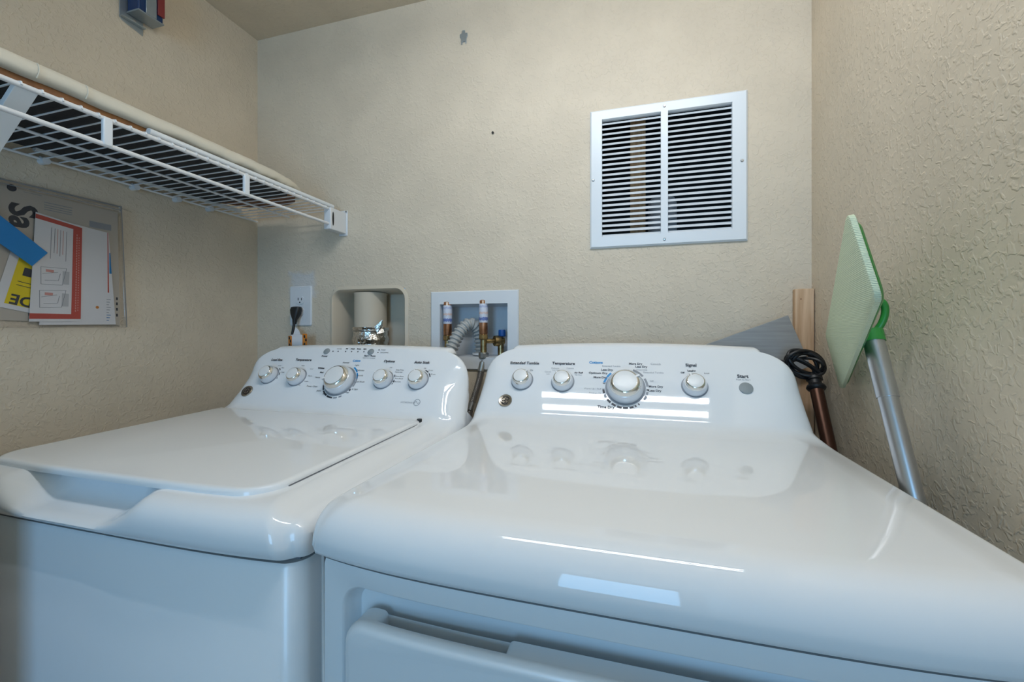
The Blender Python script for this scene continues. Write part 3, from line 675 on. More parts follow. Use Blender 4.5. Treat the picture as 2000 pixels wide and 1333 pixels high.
# ------------------------------------------------------------------ back wall fittings
# return air grille
gx0, gx1, gz0, gz1 = -0.1248, 0.2640, 1.3300, 1.7070; ix0, ix1, iz0, iz1 = -0.0930, 0.2290, 1.3605, 1.6805; mx0, mx1 = 0.0590, 0.0765
root = thing('return_air_grille', 'white metal return air grille with louvers high on the back wall', 'vent', ((gx0 + gx1) / 2, YB, gz0))
bm = BM()
def rect_ring(bm, o, i, y0, y1, bev=0.003):
    def L(r, y): return [Vector((r[0], y, r[2])), Vector((r[1], y, r[2])), Vector((r[1], y, r[3])), Vector((r[0], y, r[3]))]
    e = (o[0] + bev, o[1] - bev, o[2] + bev, o[3] - bev)
    ringloft(bm, [L(o, y1), L(o, y0 + bev), L(e, y0), L(i, y0), L(i, y1)], (False, False))
rect_ring(bm, (gx0, gx1, gz0, gz1), (ix0, ix1, iz0, iz1), YB - 0.008, YB + 0.012, 0.004)
box(bm, mx0, mx1, YB - 0.008, YB + 0.004, iz0, iz1)
fr = link('frame', bm, M['white_metal'], root, ang=30)
for x, z in ((mx0 + 0.009, gz1 - 0.0135), (mx0 + 0.009, gz0 + 0.0145), (gx0 + 0.0085, 1.517), (gx1 - 0.013, 1.530)):
    bm = BM(); lathe(bm, (x, YB - 0.008, z), (0, -1, 0), [(0.0038, -0.001), (0.0038, 0.0008), (0.0026, 0.0022), (0.0004, 0.0024)], 16); link('screw', bm, M['steel'], root)
for a, b in ((ix0, mx0), (mx1, ix1)):
    bm = BM(); N = 23; pitch = (iz1 - iz0) / N
    for k in range(N):
        z = iz0 + (k + 0.22) * pitch
        R = Matrix.Translation(((a + b) / 2, YB + 0.001, z)) @ Matrix.Rotation(math.radians(44), 4, 'X')
        box(bm, -(b - a) / 2 - 0.002, (b - a) / 2 + 0.002, -0.0045, 0.0075, -0.0005, 0.0005, mtx=R)
    link('louver_panel', bm, M['white_metal'], root, smooth=False)
# things seen through the louvers
bm = BM(); box(bm, -0.020, 0.022, 1.275, 1.36, 0.9, ZC); tag(link('wall_stud', bm, M['stud'], bevel=0.002), 'bare wooden stud seen through the left louvers of the return air grille', 'stud')
bm = BM(); lathe(bm, (0.070, 1.33, 0.90), (0, 0, 1), [(0.040, 0), (0.040, 0.575), (0.034, 0.59), (0.001, 0.592)], 32); tag(link('vent_pipe', bm, M['pvc']), 'pale grey capped pipe behind the grille beside the stud', 'pipe')

# dryer vent recess
root = thing('dryer_vent_box', 'beige painted recessed dryer vent box with rounded corners in the back wall', 'vent box', (-0.833, YB, 0.94))
bm = BM(); rx0, rx1, rz0, rz1 = -0.9645, -0.7015, 0.935, 1.2365
inn = rrect(rx0, rx1, rz0, rz1, 0.032, 8); out = rrect(rx0 - 0.014, rx1 + 0.014, rz0 - 0.004, rz1 + 0.014, 0.046, 8); mid = rrect(rx0 - 0.004, rx1 + 0.004, rz0 - 0.004, rz1 + 0.004, 0.036, 8)
bk = rrect(rx0 + 0.006, rx1 - 0.006, rz0, rz1 - 0.006, 0.030, 8)
Vb = lambda P, y: [Vector((x, y, z)) for x, z in P]
ringloft(bm, [Vb(out, YB + 0.001), Vb(out, YB - 0.001), Vb(mid, YB - 0.004), Vb(inn, YB + 0.001), Vb(bk, YB + 0.10)], (False, True))
link('recess_shell', bm, M['paint'], root, ang=40)
dx, dy, drad = -0.857, 1.250, 0.0525
root = thing('vent_duct', 'beige painted dryer duct with crumpled foil tape in the recessed box', 'duct', (dx, dy, 0.80))
bm = BM(); lathe(bm, (dx, dy, 1.10), (0, 0, 1), [(drad, 0), (drad, 0.125), (drad * 1.02, 0.128), (drad * 1.02, 0.131)], 48); link('duct_pipe', bm, M['paint'], root)
bm = BM(); random.seed(9); rings = []
for k in range(26):
    z = 0.80 + k * 0.0132
    if z > 1.128: break
    r0 = drad * 1.05 + (0.004 if k % 3 == 0 else 0)
    rings.append([Vector((dx + (r0 + random.uniform(-0.0022, 0.0028)) * math.cos(2 * PI * i / 44), dy + (r0 + random.uniform(-0.0022, 0.0028)) * math.sin(2 * PI * i / 44), z + random.uniform(-0.002, 0.002))) for i in range(44)])
ringloft(bm, rings); lab(link('foil_tape', bm, M['foil'], root, ang=25), 'crumpled silver foil tape')
bm = BM(); tube(bm, [(dx + drad * 1.09 * math.cos(a), dy + drad * 1.09 * math.sin(a), 1.108 + 0.003 * math.sin(a)) for a in [2 * PI * k / 40 for k in range(41)]], 0.0022, 8); lab(link('hose_clamp', bm, M['steel'], root), 'thin wire clamp round the foil')
bm = BM(); random.seed(3)
pv = [Vector((dx + 0.040, dy - 0.040, 1.118)), Vector((dx + 0.064, dy - 0.030, 1.142)), Vector((dx + 0.058, dy - 0.020, 1.120)), Vector((dx + 0.066, dy - 0.024, 1.100)), Vector((dx + 0.050, dy - 0.038, 1.096))]
flat(bm, pv); 
o = link('foil_flap', bm, M['foil'], root, smooth=False); o.modifiers.new('s', 'SOLIDIFY').thickness = 0.0006

# outlet
root = thing('wall_outlet', 'white duplex outlet on a large cover plate at the left of the back wall', 'outlet', (-1.0935, YB, 1.19))
bm = BM(); c4 = rrect(-1.1378, -1.0492, 1.1228, 1.2575, 0.006, 4); c5 = rrect(-1.1350, -1.0520, 1.1256, 1.2547, 0.005, 4)
ringloft(bm, [Vb(c4, YB), Vb(c4, YB - 0.003), Vb(c5, YB - 0.0055)]); link('cover_plate', bm, M['plastic'], root)
for zc in (1.2095, 1.1710):
    bm = BM(); prism(bm, rrect(-1.1095, -1.0775, zc - 0.0135, zc + 0.0135, 0.011, 6), lambda a, b, d: Vector((a, d, b)), YB - 0.004, YB - 0.0078)
    rc = link('receptacle', bm, M['plastic'], root)
    bm = BM(); box(bm, -1.1015, -1.0985, YB - 0.0081, YB - 0.006, zc - 0.001, zc + 0.008); box(bm, -1.0880, -1.0856, YB - 0.0081, YB - 0.006, zc - 0.001, zc + 0.007)
    lathe(bm, (-1.0935, YB - 0.006, zc - 0.0075), (0, -1, 0), [(0.0024, 0), (0.0024, 0.0021)], 12); lab(link('slots', bm, M['black'], rc), 'dark plug slots')
for zc in (1.2480, 1.1902):
    bm = BM(); lathe(bm, (-1.0935, YB - 0.0055, zc), (0, -1, 0), [(0.0026, 0), (0.0022, 0.001), (0.0003, 0.0012)], 14); link('screw', bm, M['plastic'], root)
# plug with cord
root = thing('power_plug', 'black moulded plug and cord in the lower socket of the white outlet', 'plug', (-1.093, YB - 0.02, 1.172))
bm = BM(); rings = []
for z, wx, wy, yc in ((1.187, 0.0085, 0.007, 1.179), (1.185, 0.0165, 0.011, 1.178), (1.176, 0.0185, 0.0132, 1.177), (1.163, 0.0165, 0.0125, 1.176), (1.151, 0.0115, 0.0095, 1.174), (1.143, 0.0070, 0.0070, 1.172), (1.128, 0.0052, 0.0052, 1.170)):
    rings.append([Vector((-1.0945 + wx * math.copysign(abs(math.cos(a)) ** 0.6, math.cos(a)), yc + wy * math.copysign(abs(math.sin(a)) ** 0.7, math.sin(a)), z)) for a in [2 * PI * k / 28 for k in range(28)]])
ringloft(bm, rings); link('plug_head', bm, M['black'], root)
bm = BM(); tube(bm, spline([(-1.0945, 1.170, 1.135), (-1.096, 1.166, 1.11), (-1.096, 1.158, 1.06), (-1.08, 1.15, 0.98), (-1.05, 1.13, 0.85), (-1.00, 1.12, 0.60), (-0.98, 1.12, 0.30)], 8), 0.0042, 12); link('cord', bm, M['black'], root)
root = thing('cord_tag', 'white cord warning tag with orange striped ends below the outlet', 'tag', (-1.060, 1.145, 1.06))
def tagpt(a, z): return Vector((-1.0585 + a, 1.1485 - 0.006 * math.cos(a / 0.04 * 1.3), z))
bm = BM(); N = 16
def curved(bm, a0, a1, z0, z1, off=0.0, mi=0, n=12):
    va = [[bm.verts.new(tagpt(a0 + (a1 - a0) * k / n, z) + Vector((0, off, 0))) for k in range(n + 1)] for z in (z0, z1)]
    for k in range(n): bm.faces.new((va[0][k], va[0][k + 1], va[1][k + 1], va[1][k])).material_index = mi
curved(bm, -0.026, 0.024, 1.045, 1.093); o = link('tag_sheet', bm, M['paper'], root); o.modifiers.new('s', 'SOLIDIFY').thickness = 0.0008
for a0_, z1_, sp_ in ((-0.037, 1.089, ((-0.033, 1.055), (-0.029, 1.068), (-0.034, 1.078))), (0.021, 1.096, ((0.026, 1.058), (0.031, 1.072), (0.026, 1.083)))):
    bm = BM(); curved(bm, a0_, a0_ + 0.016, 1.045, z1_, -0.0008)
    for a0, z0 in sp_: curved(bm, a0, a0 + 0.005, z0, z0 + 0.009, -0.0016, 1, 2)
    o = link('warning_stripe', bm, [M['orange'], M['black']], root); lab(o, 'orange end with black hatching'); o.modifiers.new('s', 'SOLIDIFY').thickness = 0.0006
bm = BM(); flat(bm, [(-1.090, 1.160, 1.092), (-1.060, 1.160, 1.092), (-1.073, 1.166, 1.108), (-1.088, 1.168, 1.118)]); o = link('paper_flap', bm, M['paper'], root, smooth=False); o.modifiers.new('s', 'SOLIDIFY').thickness = 0.0006

# washing machine outlet box
bx0, bx1, bz0, bz1 = -0.6074, -0.3285, 0.9890, 1.2245; hx0, hx1, hz0, hz1 = -0.5765, -0.3615, 1.0270, 1.1855
root = thing('washer_outlet_box', 'white plastic washing machine water outlet box set in the back wall', 'outlet box', ((bx0 + bx1) / 2, YB, bz0))
bm = BM(); rect_ring(bm, (bx0, bx1, bz0, bz1), (hx0, hx1, hz0, hz1), YB - 0.007, YB + 0.006, 0.003); link('face_frame', bm, M['plastic'], root, ang=30)
bm = BM()
def L4(r, y): return [Vector((r[0], y, r[2])), Vector((r[1], y, r[2])), Vector((r[1], y, r[3])), Vector((r[0], y, r[3]))]
ringloft(bm, [L4((hx0, hx1, hz0, hz1), YB - 0.006), L4((hx0 + 0.004, hx1 - 0.004, hz0 + 0.004, hz1 - 0.004), YB + 0.088)], (False, True)); link('box_shell', bm, M['plastic'], root, smooth=False)
bm = BM(); lathe(bm, (-0.4620, 1.242, 1.0315), (0, 0, 1), [(0.026, 0), (0.026, 0.006), (0.022, 0.006), (0.022, 0.0)], 28); link('drain_collar', bm, M['plastic'], root)
def arrester(x, y, zt, label, stem):
    root = thing('water_hammer_arrester', label, 'pipe fitting', (x, y, stem), 'hammer arresters in the outlet box')
    bm = BM(); lathe(bm, (x, y, zt - 0.102), (0, 0, 1), [(0.0115, 0), (0.0130, 0.003), (0.0130, 0.100), (0.0105, 0.102), (0.009, 0.102), (0.0085, 0.099), (0.0003, 0.099)], 32); b = link('copper_body', bm, M['copper'], root)
    bm = BM(); lathe(bm, (x, y, zt - 0.067), (0, 0, 1), [(0.0132, 0), (0.01345, 0.0005), (0.01345, 0.0555), (0.0132, 0.056)], 32); lab(link('printed_label', bm, M['label'], b), 'white label with blue print')
    bm = BM(); lathe(bm, (x, y, zt - 0.118), (0, 0, 1), [(0.0125, 0), (0.0145, 0.002), (0.0145, 0.014), (0.0125, 0.017)], 6); link('brass_nut', bm, M['brass'], root, smooth=False, bevel=0.001)
    bm = BM(); lathe(bm, (x, y, stem), (0, 0, 1), [(0.0095, 0), (0.0095, zt - 0.116 - stem)], 24); link('stem', bm, M['brass'], root)
arrester(-0.5550, 1.203, 1.1935, 'left copper hammer arrester with printed label, nearer the dryer vent box', 0.985)
arrester(-0.4390, 1.203, 1.1965, 'right copper hammer arrester with printed label, above the braided steel hose', 1.040)
root = thing('supply_valve', 'brass water valve with blue handle at the right of the outlet box', 'valve', (-0.400, 1.235, 1.032))
bm = BM(); tube(bm, [(-0.432, 1.205, 1.075), (-0.400, 1.232, 1.075)], 0.0075, 16); lathe(bm, (-0.414, 1.2205, 1.075), (0.76, 0.64, 0), [(0.010, 0), (0.0155, 0.003), (0.0165, 0.012), (0.0155, 0.020), (0.011, 0.024), (0.0105, 0.034)], 28)
lathe(bm, (-0.396, 1.237, 1.031), (0, 0, 1), [(0.0095, 0), (0.0095, 0.045)], 20); lathe(bm, (-0.396, 1.237, 1.085), (0, 0, 1), [(0.006, 0), (0.006, 0.012)], 16); link('valve_body', bm, M['brass'], root)
bm = BM(); lathe(bm, (-0.392, 1.236, 1.0880), (0, 0, 1), [(0.009, 0), (0.0115, 0.002), (0.0115, 0.018), (0.010, 0.0205), (0.0004, 0.0205)], 8); lab(link('handle', bm, M['blue_handle'], root, bevel=0.001), 'blue valve handle')
# drain hose
hp = spline([(-0.462, 1.242, 1.022), (-0.4625, 1.240, 1.070), (-0.470, 1.232, 1.112), (-0.490, 1.214, 1.126), (-0.511, 1.188, 1.098), (-0.527, 1.165, 1.050), (-0.545, 1.140, 0.990), (-0.56, 1.12, 0.90), (-0.56, 1.11, 0.70)], 60)
bm = BM(); tube(bm, hp, 0.018, 24, rf=lambda L: 0.0172 + 0.0024 * math.tanh(2.2 * math.sin(L * 2 * PI / 0.0125)))
tag(link('drain_hose', bm, M['grey_hose'], ang=80), 'grey corrugated drain hose looping out of the outlet box behind the washer', 'hose')
# braided supply hose
root = thing('supply_hose', 'braided steel water hose hanging between the washer and dryer consoles', 'hose', (-0.44, 1.2, 1.03))
hp = spline([(-0.4395, 1.203, 1.025), (-0.441, 1.198, 1.000), (-0.4465, 1.186, 0.960), (-0.455, 1.170, 0.915), (-0.461, 1.158, 0.885), (-0.47, 1.14, 0.80), (-0.48, 1.12, 0.60)], 10)
bm = BM(); tube(bm, hp, 0.0088, 20); link('braided_sleeve', bm, M['braid'], root)
bm = BM(); lathe(bm, (-0.4392, 1.203, 1.022), (0, 0, 1), [(0.012, 0), (0.0150, 0.002), (0.0150, 0.018), (0.0120, 0.020)], 12); link('coupling_nut', bm, M['steel'], root, smooth=False, bevel=0.001)
bm = BM(); tube(bm, [(-0.4402, 1.2005, 1.012), (-0.4440, 1.1935, 0.985)], 0.0102, 20); link('ferrule', bm, M['steel'], root)
bm = BM(); tube(bm, [(-0.4583, 1.1638, 0.897), (-0.4625, 1.155, 0.876)], 0.0108, 20); link('ferrule', bm, M['steel'], root)

# hook plate and nail on the wall
bm = BM()
pts = [(-0.004, 0.0215), (0.004, 0.0215), (0.005, 0.013), (0.012, 0.012), (0.0125, 0.004), (0.009, -0.004), (0.009, -0.017), (0.0065, -0.0205), (0.0045, -0.013), (-0.003, -0.013), (-0.0055, -0.0215), (-0.0085, -0.019), (-0.0085, -0.004), (-0.0125, 0.003), (-0.0125, 0.011), (-0.006, 0.013)]
prism(bm, pts, lambda a, b, d: Vector((-0.5005 + a, d, 1.986 + b)), YB, YB - 0.003)
tag(link('wall_hanger', bm, M['nickel'], smooth=False, bevel=0.0008), 'small grey metal hanger plate high on the back wall', 'hanger')
bm = BM(); lathe(bm, (-0.4081, YB + 0.004, 1.6879), (0, -1, 0), [(0.0016, 0), (0.0016, 0.006), (0.0036, 0.007), (0.0034, 0.0082), (0.0004, 0.0088)], 14)
tag(link('nail', bm, M['dark']), 'tiny dark nail in the middle of the back wall', 'nail')

# ------------------------------------------------------------------ wire shelf on the left wall
SX, SZ = -0.921, 1.4855
root = thing('wire_shelf', 'white vinyl coated wire shelf on the left wall above the washer', 'shelf', (XL, 0.70, SZ))
Y0, Y1 = 0.19, 1.168
def rod(name, x, z, r, y0=Y0, y1=Y1):
    bm = BM(); tube(bm, [(x, y0, z), (x, y1, z)], r, 14); return link(name, bm, M['wire'], root)
rod('front_rod', SX, SZ, 0.0042); rod('lip_rod', SX, 1.4390, 0.0042); rod('middle_rod', -1.115, SZ - 0.0010, 0.0030); rod('back_rod', -1.270, SZ, 0.0030, Y0, 1.19)
y = 0.2005
while y < 1.165:
    bm = BM(); tube(bm, [(-1.2725, y, SZ + 0.0028), (-1.2, y, SZ + 0.0030), (SX - 0.003, y, SZ + 0.0052), (SX + 0.0030, y, SZ + 0.0040), (SX + 0.0046, y, SZ - 0.001)], 0.00155, 8)
    link('cross_wire', bm, M['wire'], root); y += 0.0252
for yy in (0.541, 0.829):
    bm = BM(); box(bm, SX - 0.003, SX + 0.0052, yy - 0.0075, yy + 0.0075, 1.4370, SZ + 0.001); link('lip_clip', bm, M['white_metal'], root, bevel=0.002)
for yy in (0.629, 0.8095, 0.918, 1.0165):
    bm = BM(); tube(bm, [(-1.2812, yy, SZ - 0.003), (-1.262, yy, SZ - 0.003)], 0.0075, 14); tube(bm, [(-1.27, yy - 0.008, SZ), (-1.27, yy + 0.008, SZ)], 0.0056, 12); link('wall_clip', bm, M['plastic'], root)
# end bracket on the back wall
bm = BM(); box(bm, -0.941, -0.908, YB - 0.004, YB, 1.4160, 1.4990); box(bm, -0.938, -0.9130, YB - 0.078, YB - 0.003, 1.4220, 1.4900)
eb = link('end_bracket', bm, M['plastic'], root, bevel=0.003)
bm = BM(); lathe(bm, (-0.9145, YB - 0.066, 1.4560), (1, 0, 0), [(0.0005, 0.002), (0.001, 0.0018), (0.001, 0.0)], 20)
bmesh.ops.scale(bm, vec=(1, 4.2, 22), verts=bm.verts[:], space=Matrix.Translation((0.9145, -(YB - 0.066), -1.4560))); link('bracket_slot', bm, M['dark'], eb)
bm = BM(); lathe(bm, (-0.9120, YB - 0.004, 1.4950), (0, -1, 0), [(0.003, 0), (0.003, 0.0015), (0.0004, 0.002)], 12); link('screw', bm, M['steel'], root)
# diagonal brace
bm = BM(); A, B = Vector((SX - 0.002, 0.436, SZ - 0.004)), Vector((XL + 0.004, 0.436, 1.185)); d = (B - A).normalized(); n_ = Vector((d.z, 0, -d.x)); n_ = n_ if n_.x > 0 else -n_
prof = [(-0.0135, 0), (0.0135, 0), (0.0135, -0.010), (0.0118, -0.010), (0.0118, -0.0017), (-0.0118, -0.0017), (-0.0118, -0.010), (-0.0135, -0.010)]
ringloft(bm, [[q + Vector((0, a, 0)) + n_ * b for a, b in prof] for q in (A - d * 0.004, B)])
link('support_brace', bm, M['white_metal'], root, smooth=False, bevel=0.0006)

# ironing board on the shelf
root = thing('ironing_board', 'folded ironing board with cream padded cover lying on the wire shelf', 'ironing board', (-1.11, 0.65, 1.490))
def board_outline(ins, n=60):
    cxb, hw = -1.105, 0.168 - ins; ya, yb2 = 0.195 + ins, 1.118 - ins; pts = []
    L = 0.315
    side = []
    for k in range(n + 1):
        y = yb2 - L * (1 - k / n) ** 1.0 if False else yb2 - L + L * math.sin(PI / 2 * k / n)
        f = (1 - min(1, (y - (yb2 - L)) / L) ** 3.2) ** (1 / 3.2); side.append((hw * f, y))
    pts = [(cxb + hw, ya + (yb2 - L - ya) * k / 30) for k in range(30)] + [(cxb + a, b) for a, b in side]
    pts += [(cxb - a, b) for a, b in side[::-1][1:]] + [(cxb - hw, ya + (yb2 - L - ya) * (29 - k) / 30) for k in range(30)]
    return pts
bm = BM(); rings = []
random.seed(5)
o0 = board_outline(0)
wob = [0.0016 * math.sin(i * 0.55) + 0.0012 * math.sin(i * 1.3 + 1) for i in range(len(o0))]
for ins, z, wv in ((0.030, 1.5135, 0), (0.010, 1.5130, 1), (0.002, 1.5165, 1), (0.0, 1.524, 1), (0.002, 1.534, 0.6), (0.009, 1.542, 0.3), (0.020, 1.546, 0), (0.06, 1.548, 0)):
    rings.append([Vector((x, y, z + wv * wob[i])) for i, (x, y) in enumerate(board_outline(ins))])
ringloft(bm, rings); link('padded_cover', bm, M['cream'], root, ang=80)
for ys in (0.455, 0.520):
    bm = BM(); tube(bm, spline([(-0.9385, ys, 1.514), (-0.9355, ys + 0.002, 1.525), (-0.943, ys + 0.004, 1.540), (-0.962, ys + 0.006, 1.5465)], 6), 0.0011, 6); link('cover_seam', bm, M['cream'], root)
bm = BM(); prism(bm, board_outline(0.014), lambda a, b, d: Vector((a, b, d)), 1.5015, 1.5138); lab(link('board_rim', bm, M['rust'], root), 'brown rim under the cover')
bm = BM(); ob = [(x, y) for x, y in board_outline(0.020) if y < 1.02]; prism(bm, ob, lambda a, b, d: Vector((a, b, d)), 1.4975, 1.5018); lab(link('underside', bm, M['mesh'], root, smooth=False), 'black underside')
bm = BM(); tube(bm, [(-0.9360, 0.62, 1.5015), (-0.9345, 1.158, 1.5015)], 0.0068, 14); lab(link('leg', bm, M['white_metal'], root), 'white folded leg tube')
bm = BM(); tube(bm, [(-1.245, 0.60, 1.4965), (-1.245, 1.10, 1.4965)], 0.0062, 14); lab(link('leg', bm, M['white_metal'], root), 'white folded leg tube')

# boxed item in a bracket high on the left wall
root = thing('wall_bracket', 'galvanised metal bracket plate screwed high on the left wall', 'bracket', (XL, 0.815, 1.905))
def LW(y, z, d): return Vector((XL + d, y, z))
bm = BM(); prism(bm, [(0.779, 1.9145), (0.786, 1.9085), (0.8345, 1.8990), (0.8345, 2.075), (0.779, 2.075)], LW, 0.0, 0.0025); box(bm, XL, XL + 0.014, 0.779, 0.8345, 1.915, 1.9175)
link('plate', bm, M['nickel'], root, smooth=False, bevel=0.0008)
bm = BM(); lathe(bm, (XL + 0.0025, 0.812, 1.926), (1, 0, 0), [(0.005, 0), (0.0045, 0.002), (0.0005, 0.003)], 14); lathe(bm, (XL + 0.0025, 0.790, 1.921), (1, 0, 0), [(0.004, 0), (0.0035, 0.002), (0.0005, 0.003)], 14); link('screw', bm, M['steel'], root)
root = thing('boxed_device', 'navy blue and red boxed device held by the wall bracket near the ceiling', 'box', (XL + 0.02, 0.83, 1.937))
bm = BM(); box(bm, XL + 0.0045, XL + 0.045, 0.795, 0.8560, 1.936, 2.075); link('case', bm, M['navy'], root, bevel=0.003)
bm = BM(); box(bm, XL + 0.003, XL + 0.047, 0.794, 0.8575, 1.9335, 1.9375); box(bm, XL + 0.0452, XL + 0.0475, 0.812, 0.838, 1.9375, 2.075); lab(link('silver_trim', bm, M['silver'], root, bevel=0.001), 'silver edges')
bm = BM(); box(bm, XL + 0.0455, XL + 0.0500, 0.840, 0.8570, 1.952, 2.075); lab(link('front_panel', bm, M['red'], root, bevel=0.001), 'dark red panel')

# ------------------------------------------------------------------ papers in a clear bag on the left wall
EY, EZ = Vector((0, 1, 0)), Vector((0, 0, 1))
def sheet(name, pts, d, m, thick=0.0004):
    bm = BM(); prism(bm, pts, LW, d, d + thick); return bm
def quad(bm, y0, y1, z0, z1, d, mi): flat(bm, [LW(y0, z0, d), LW(y1, z0, d), LW(y1, z1, d), LW(y0, z1, d)], mi)
# grey-beige booklet at the back
root = thing('instruction_booklet', 'beige booklet with large dark letters at the back of the clear bag', 'booklet', (XL, 0.62, 1.12))
bm = sheet('pages', [(0.468, 1.130), (0.779, 1.1185), (0.774, 1.408), (0.468, 1.412)], 0.0012, None, 0.0025); link('pages', bm, M['paper_cream'], root, smooth=False)
bm = BM(); d = 0.0040
text(bm, 'Sa', 0.062, LW(0.596, 1.351, d), EY, EZ, -PI / 2, 'CENTER', 0, 0.002)
quad(bm, 0.715, 0.760, 1.357, 1.372, d, 1)
for z in (1.392, 1.386, 1.381, 1.376): quad(bm, 0.632, 0.682, z, z + 0.0016, d, 1)
for z in (1.405,): quad(bm, 0.598, 0.628, z, z + 0.001, d, 1)
lathe(bm, LW(0.580, 1.408, d - 0.001), (1, 0, 0), [(0.0075, 0), (0.0075, 0.0012), (0.0003, 0.0012)], 20)
for z in (1.183, 1.170, 1.156, 1.141): quad(bm, 0.7705, 0.7745, z, z + 0.007, d, 0)
quad(bm, 0.606, 0.625, 1.137, 1.143, d, 0)
lab(link('print', bm, [M['ink'], M['ink_grey']], root, smooth=False, recalc=False), 'dark print')
# sheet with yellow block
root = thing('yellow_label_sheet', 'tilted white sheet with a bright yellow block inside the clear bag', 'paper', (XL, 0.60, 1.15))
def rot2(p, c, a): return (c[0] + (p[0] - c[0]) * math.cos(a) - (p[1] - c[1]) * math.sin(a), c[1] + (p[0] - c[0]) * math.sin(a) + (p[1] - c[1]) * math.cos(a))
YC = (0.60, 1.20); YA = math.radians(-13)
R4 = lambda y0, y1, z0, z1: [rot2(p, YC, YA) for p in ((y0, z0), (y1, z0), (y1, z1), (y0, z1))]
bm = sheet('p', R4(0.562, 0.72, 1.146, 1.285), 0.0048, None); link('sheet', bm, M['paper'], root, smooth=False)
bm = BM(); flat(bm, [LW(a, b, 0.0056) for a, b in R4(0.577, 0.70, 1.156, 1.268)], 0); lab(link('yellow_block', bm, M['yellow'], root, smooth=False, recalc=False), 'bright yellow printed block')
bm = BM(); ca, sa = math.cos(YA), math.sin(YA); ey2 = Vector((0, ca, sa)); ez2 = Vector((0, -sa, ca))
q = rot2((0.6020, 1.1690), YC, YA); text(bm, 'DE', 0.030, LW(q[0], q[1], 0.0060), ey2, ez2, PI, 'CENTER', 0, 0.0008)
flat(bm, [LW(a, b, 0.0060) for a, b in R4(0.590, 0.640, 1.222, 1.240)], 0)
for z in (1.207, 1.199): flat(bm, [LW(a, b, 0.0060) for a, b in R4(0.586, 0.640, z, z + 0.0012)], 0)
lab(link('print', bm, M['ink'], root, smooth=False, recalc=False), 'black print on yellow')
# white sheet
root = thing('blank_sheet', 'plain white sheet right of the red bordered leaflet in the clear bag', 'paper', (XL, 0.70, 1.11))
bm = sheet('p', [(0.622, 1.1170), (0.768, 1.1205), (0.7525, 1.3500), (0.640, 1.3600)], 0.0068, None); link('sheet', bm, M['paper'], root, smooth=False)
bm = BM()
flat(bm, [LW(0.7500, 1.350, 0.0074), LW(0.7515, 1.350, 0.0074), LW(0.7535, 1.20, 0.0074), LW(0.7505, 1.20, 0.0074)], 0)
flat(bm, [LW(0.7540, 1.300, 0.0074), LW(0.7560, 1.300, 0.0074), LW(0.7590, 1.248, 0.0074), LW(0.7540, 1.248, 0.0074)], 1)
lathe(bm, LW(0.729, 1.162, 0.0070), (1, 0, 0), [(0.0035, 0), (0.0035, 0.0004), (0.0003, 0.0004)], 9, 3)
for k in range(9): quad(bm, 0.7480, 0.7490 + 0.004 + 0.002 * (k % 3), 1.130 + k * 0.0065, 1.1315 + k * 0.0065, 0.0074, 1 if k < 3 else 2)
lab(link('print', bm, [M['red_ink'], M['blue_tape'], M['ink_grey'], M['orange']], root, smooth=False, recalc=False), 'thin red and blue edge print')
# red bordered leaflet
root = thing('red_bordered_leaflet', 'white leaflet with a red border and two line drawings in the clear bag', 'leaflet', (XL, 0.65, 1.125))
P0, P1, P2, P3 = (0.6045, 1.1240), (0.6950, 1.1265), (0.6980, 1.3530), (0.6155, 1.3660)
def bil(s, t): return ((P0[0] * (1 - s) + P1[0] * s) * (1 - t) + (P3[0] * (1 - s) + P2[0] * s) * t, (P0[1] * (1 - s) + P1[1] * s) * (1 - t) + (P3[1] * (1 - s) + P2[1] * s) * t)
bm = sheet('p', [P0, P1, P2, P3], 0.0084, None); link('sheet', bm, M['paper'], root, smooth=False)
d = 0.0092
def bq(bm, s0, s1, t0, t1, mi, dd=d): flat(bm, [LW(*bil(s, t), dd) for s, t in ((s0, t0), (s1, t0), (s1, t1), (s0, t1))], mi)
bm = BM(); bq(bm, 0.0, 1.0, 0.025, 0.075, 0); bq(bm, 0.80, 1.0, 0.075, 0.945, 0); bq(bm, 0.0, 1.0, 0.945, 0.985, 0)
lab(link('red_border', bm, M['red_ink'], root, smooth=False, recalc=False), 'red printed border')
bm = BM()
for k in range(30): bq(bm, 0.875, 0.895, 0.10 + k * 0.027, 0.118 + k * 0.027, 2, d + 0.0003); bq(bm, 0.925, 0.945, 0.11 + k * 0.026, 0.122 + k * 0.026, 2, d + 0.0003)
for k, (s, t0) in enumerate(((0.33, 0.60), (0.40, 0.66), (0.46, 0.66), (0.52, 0.64), (0.58, 0.66), (0.65, 0.60))): bq(bm, s, s + 0.012, t0, 0.90, 1 if k in (2, 4) else 3)
for t in (0.13, 0.35):
    for a, b in (((0.18, t), (0.60, t + 0.01)), ((0.18, t), (0.16, t + 0.16)), ((0.16, t + 0.16), (0.68, t + 0.18)), ((0.60, t + 0.01), (0.68, t + 0.18)), ((0.25, t + 0.04), (0.52, t + 0.05)), ((0.52, t + 0.05), (0.55, t + 0.12)), ((0.2, t + 0.10), (0.5, t + 0.13))):
        p, q = Vector(LW(*bil(*a), d)), Vector(LW(*bil(*b), d)); tube(bm, [p, q], 0.0004, 5, 3)
    bq(bm, 0.26, 0.42, t + 0.12, t + 0.145, 1); bq(bm, 0.60, 0.74, t + 0.02, t + 0.15, 4)
lab(link('drawings', bm, [M['red_ink'], M['pale_red'], M['pale_red'], M['ink_grey'], mat('pale grey print', (0.50, 0.51, 0.53), 0.7)], root, smooth=False, recalc=False), 'fine line drawings and text lines')
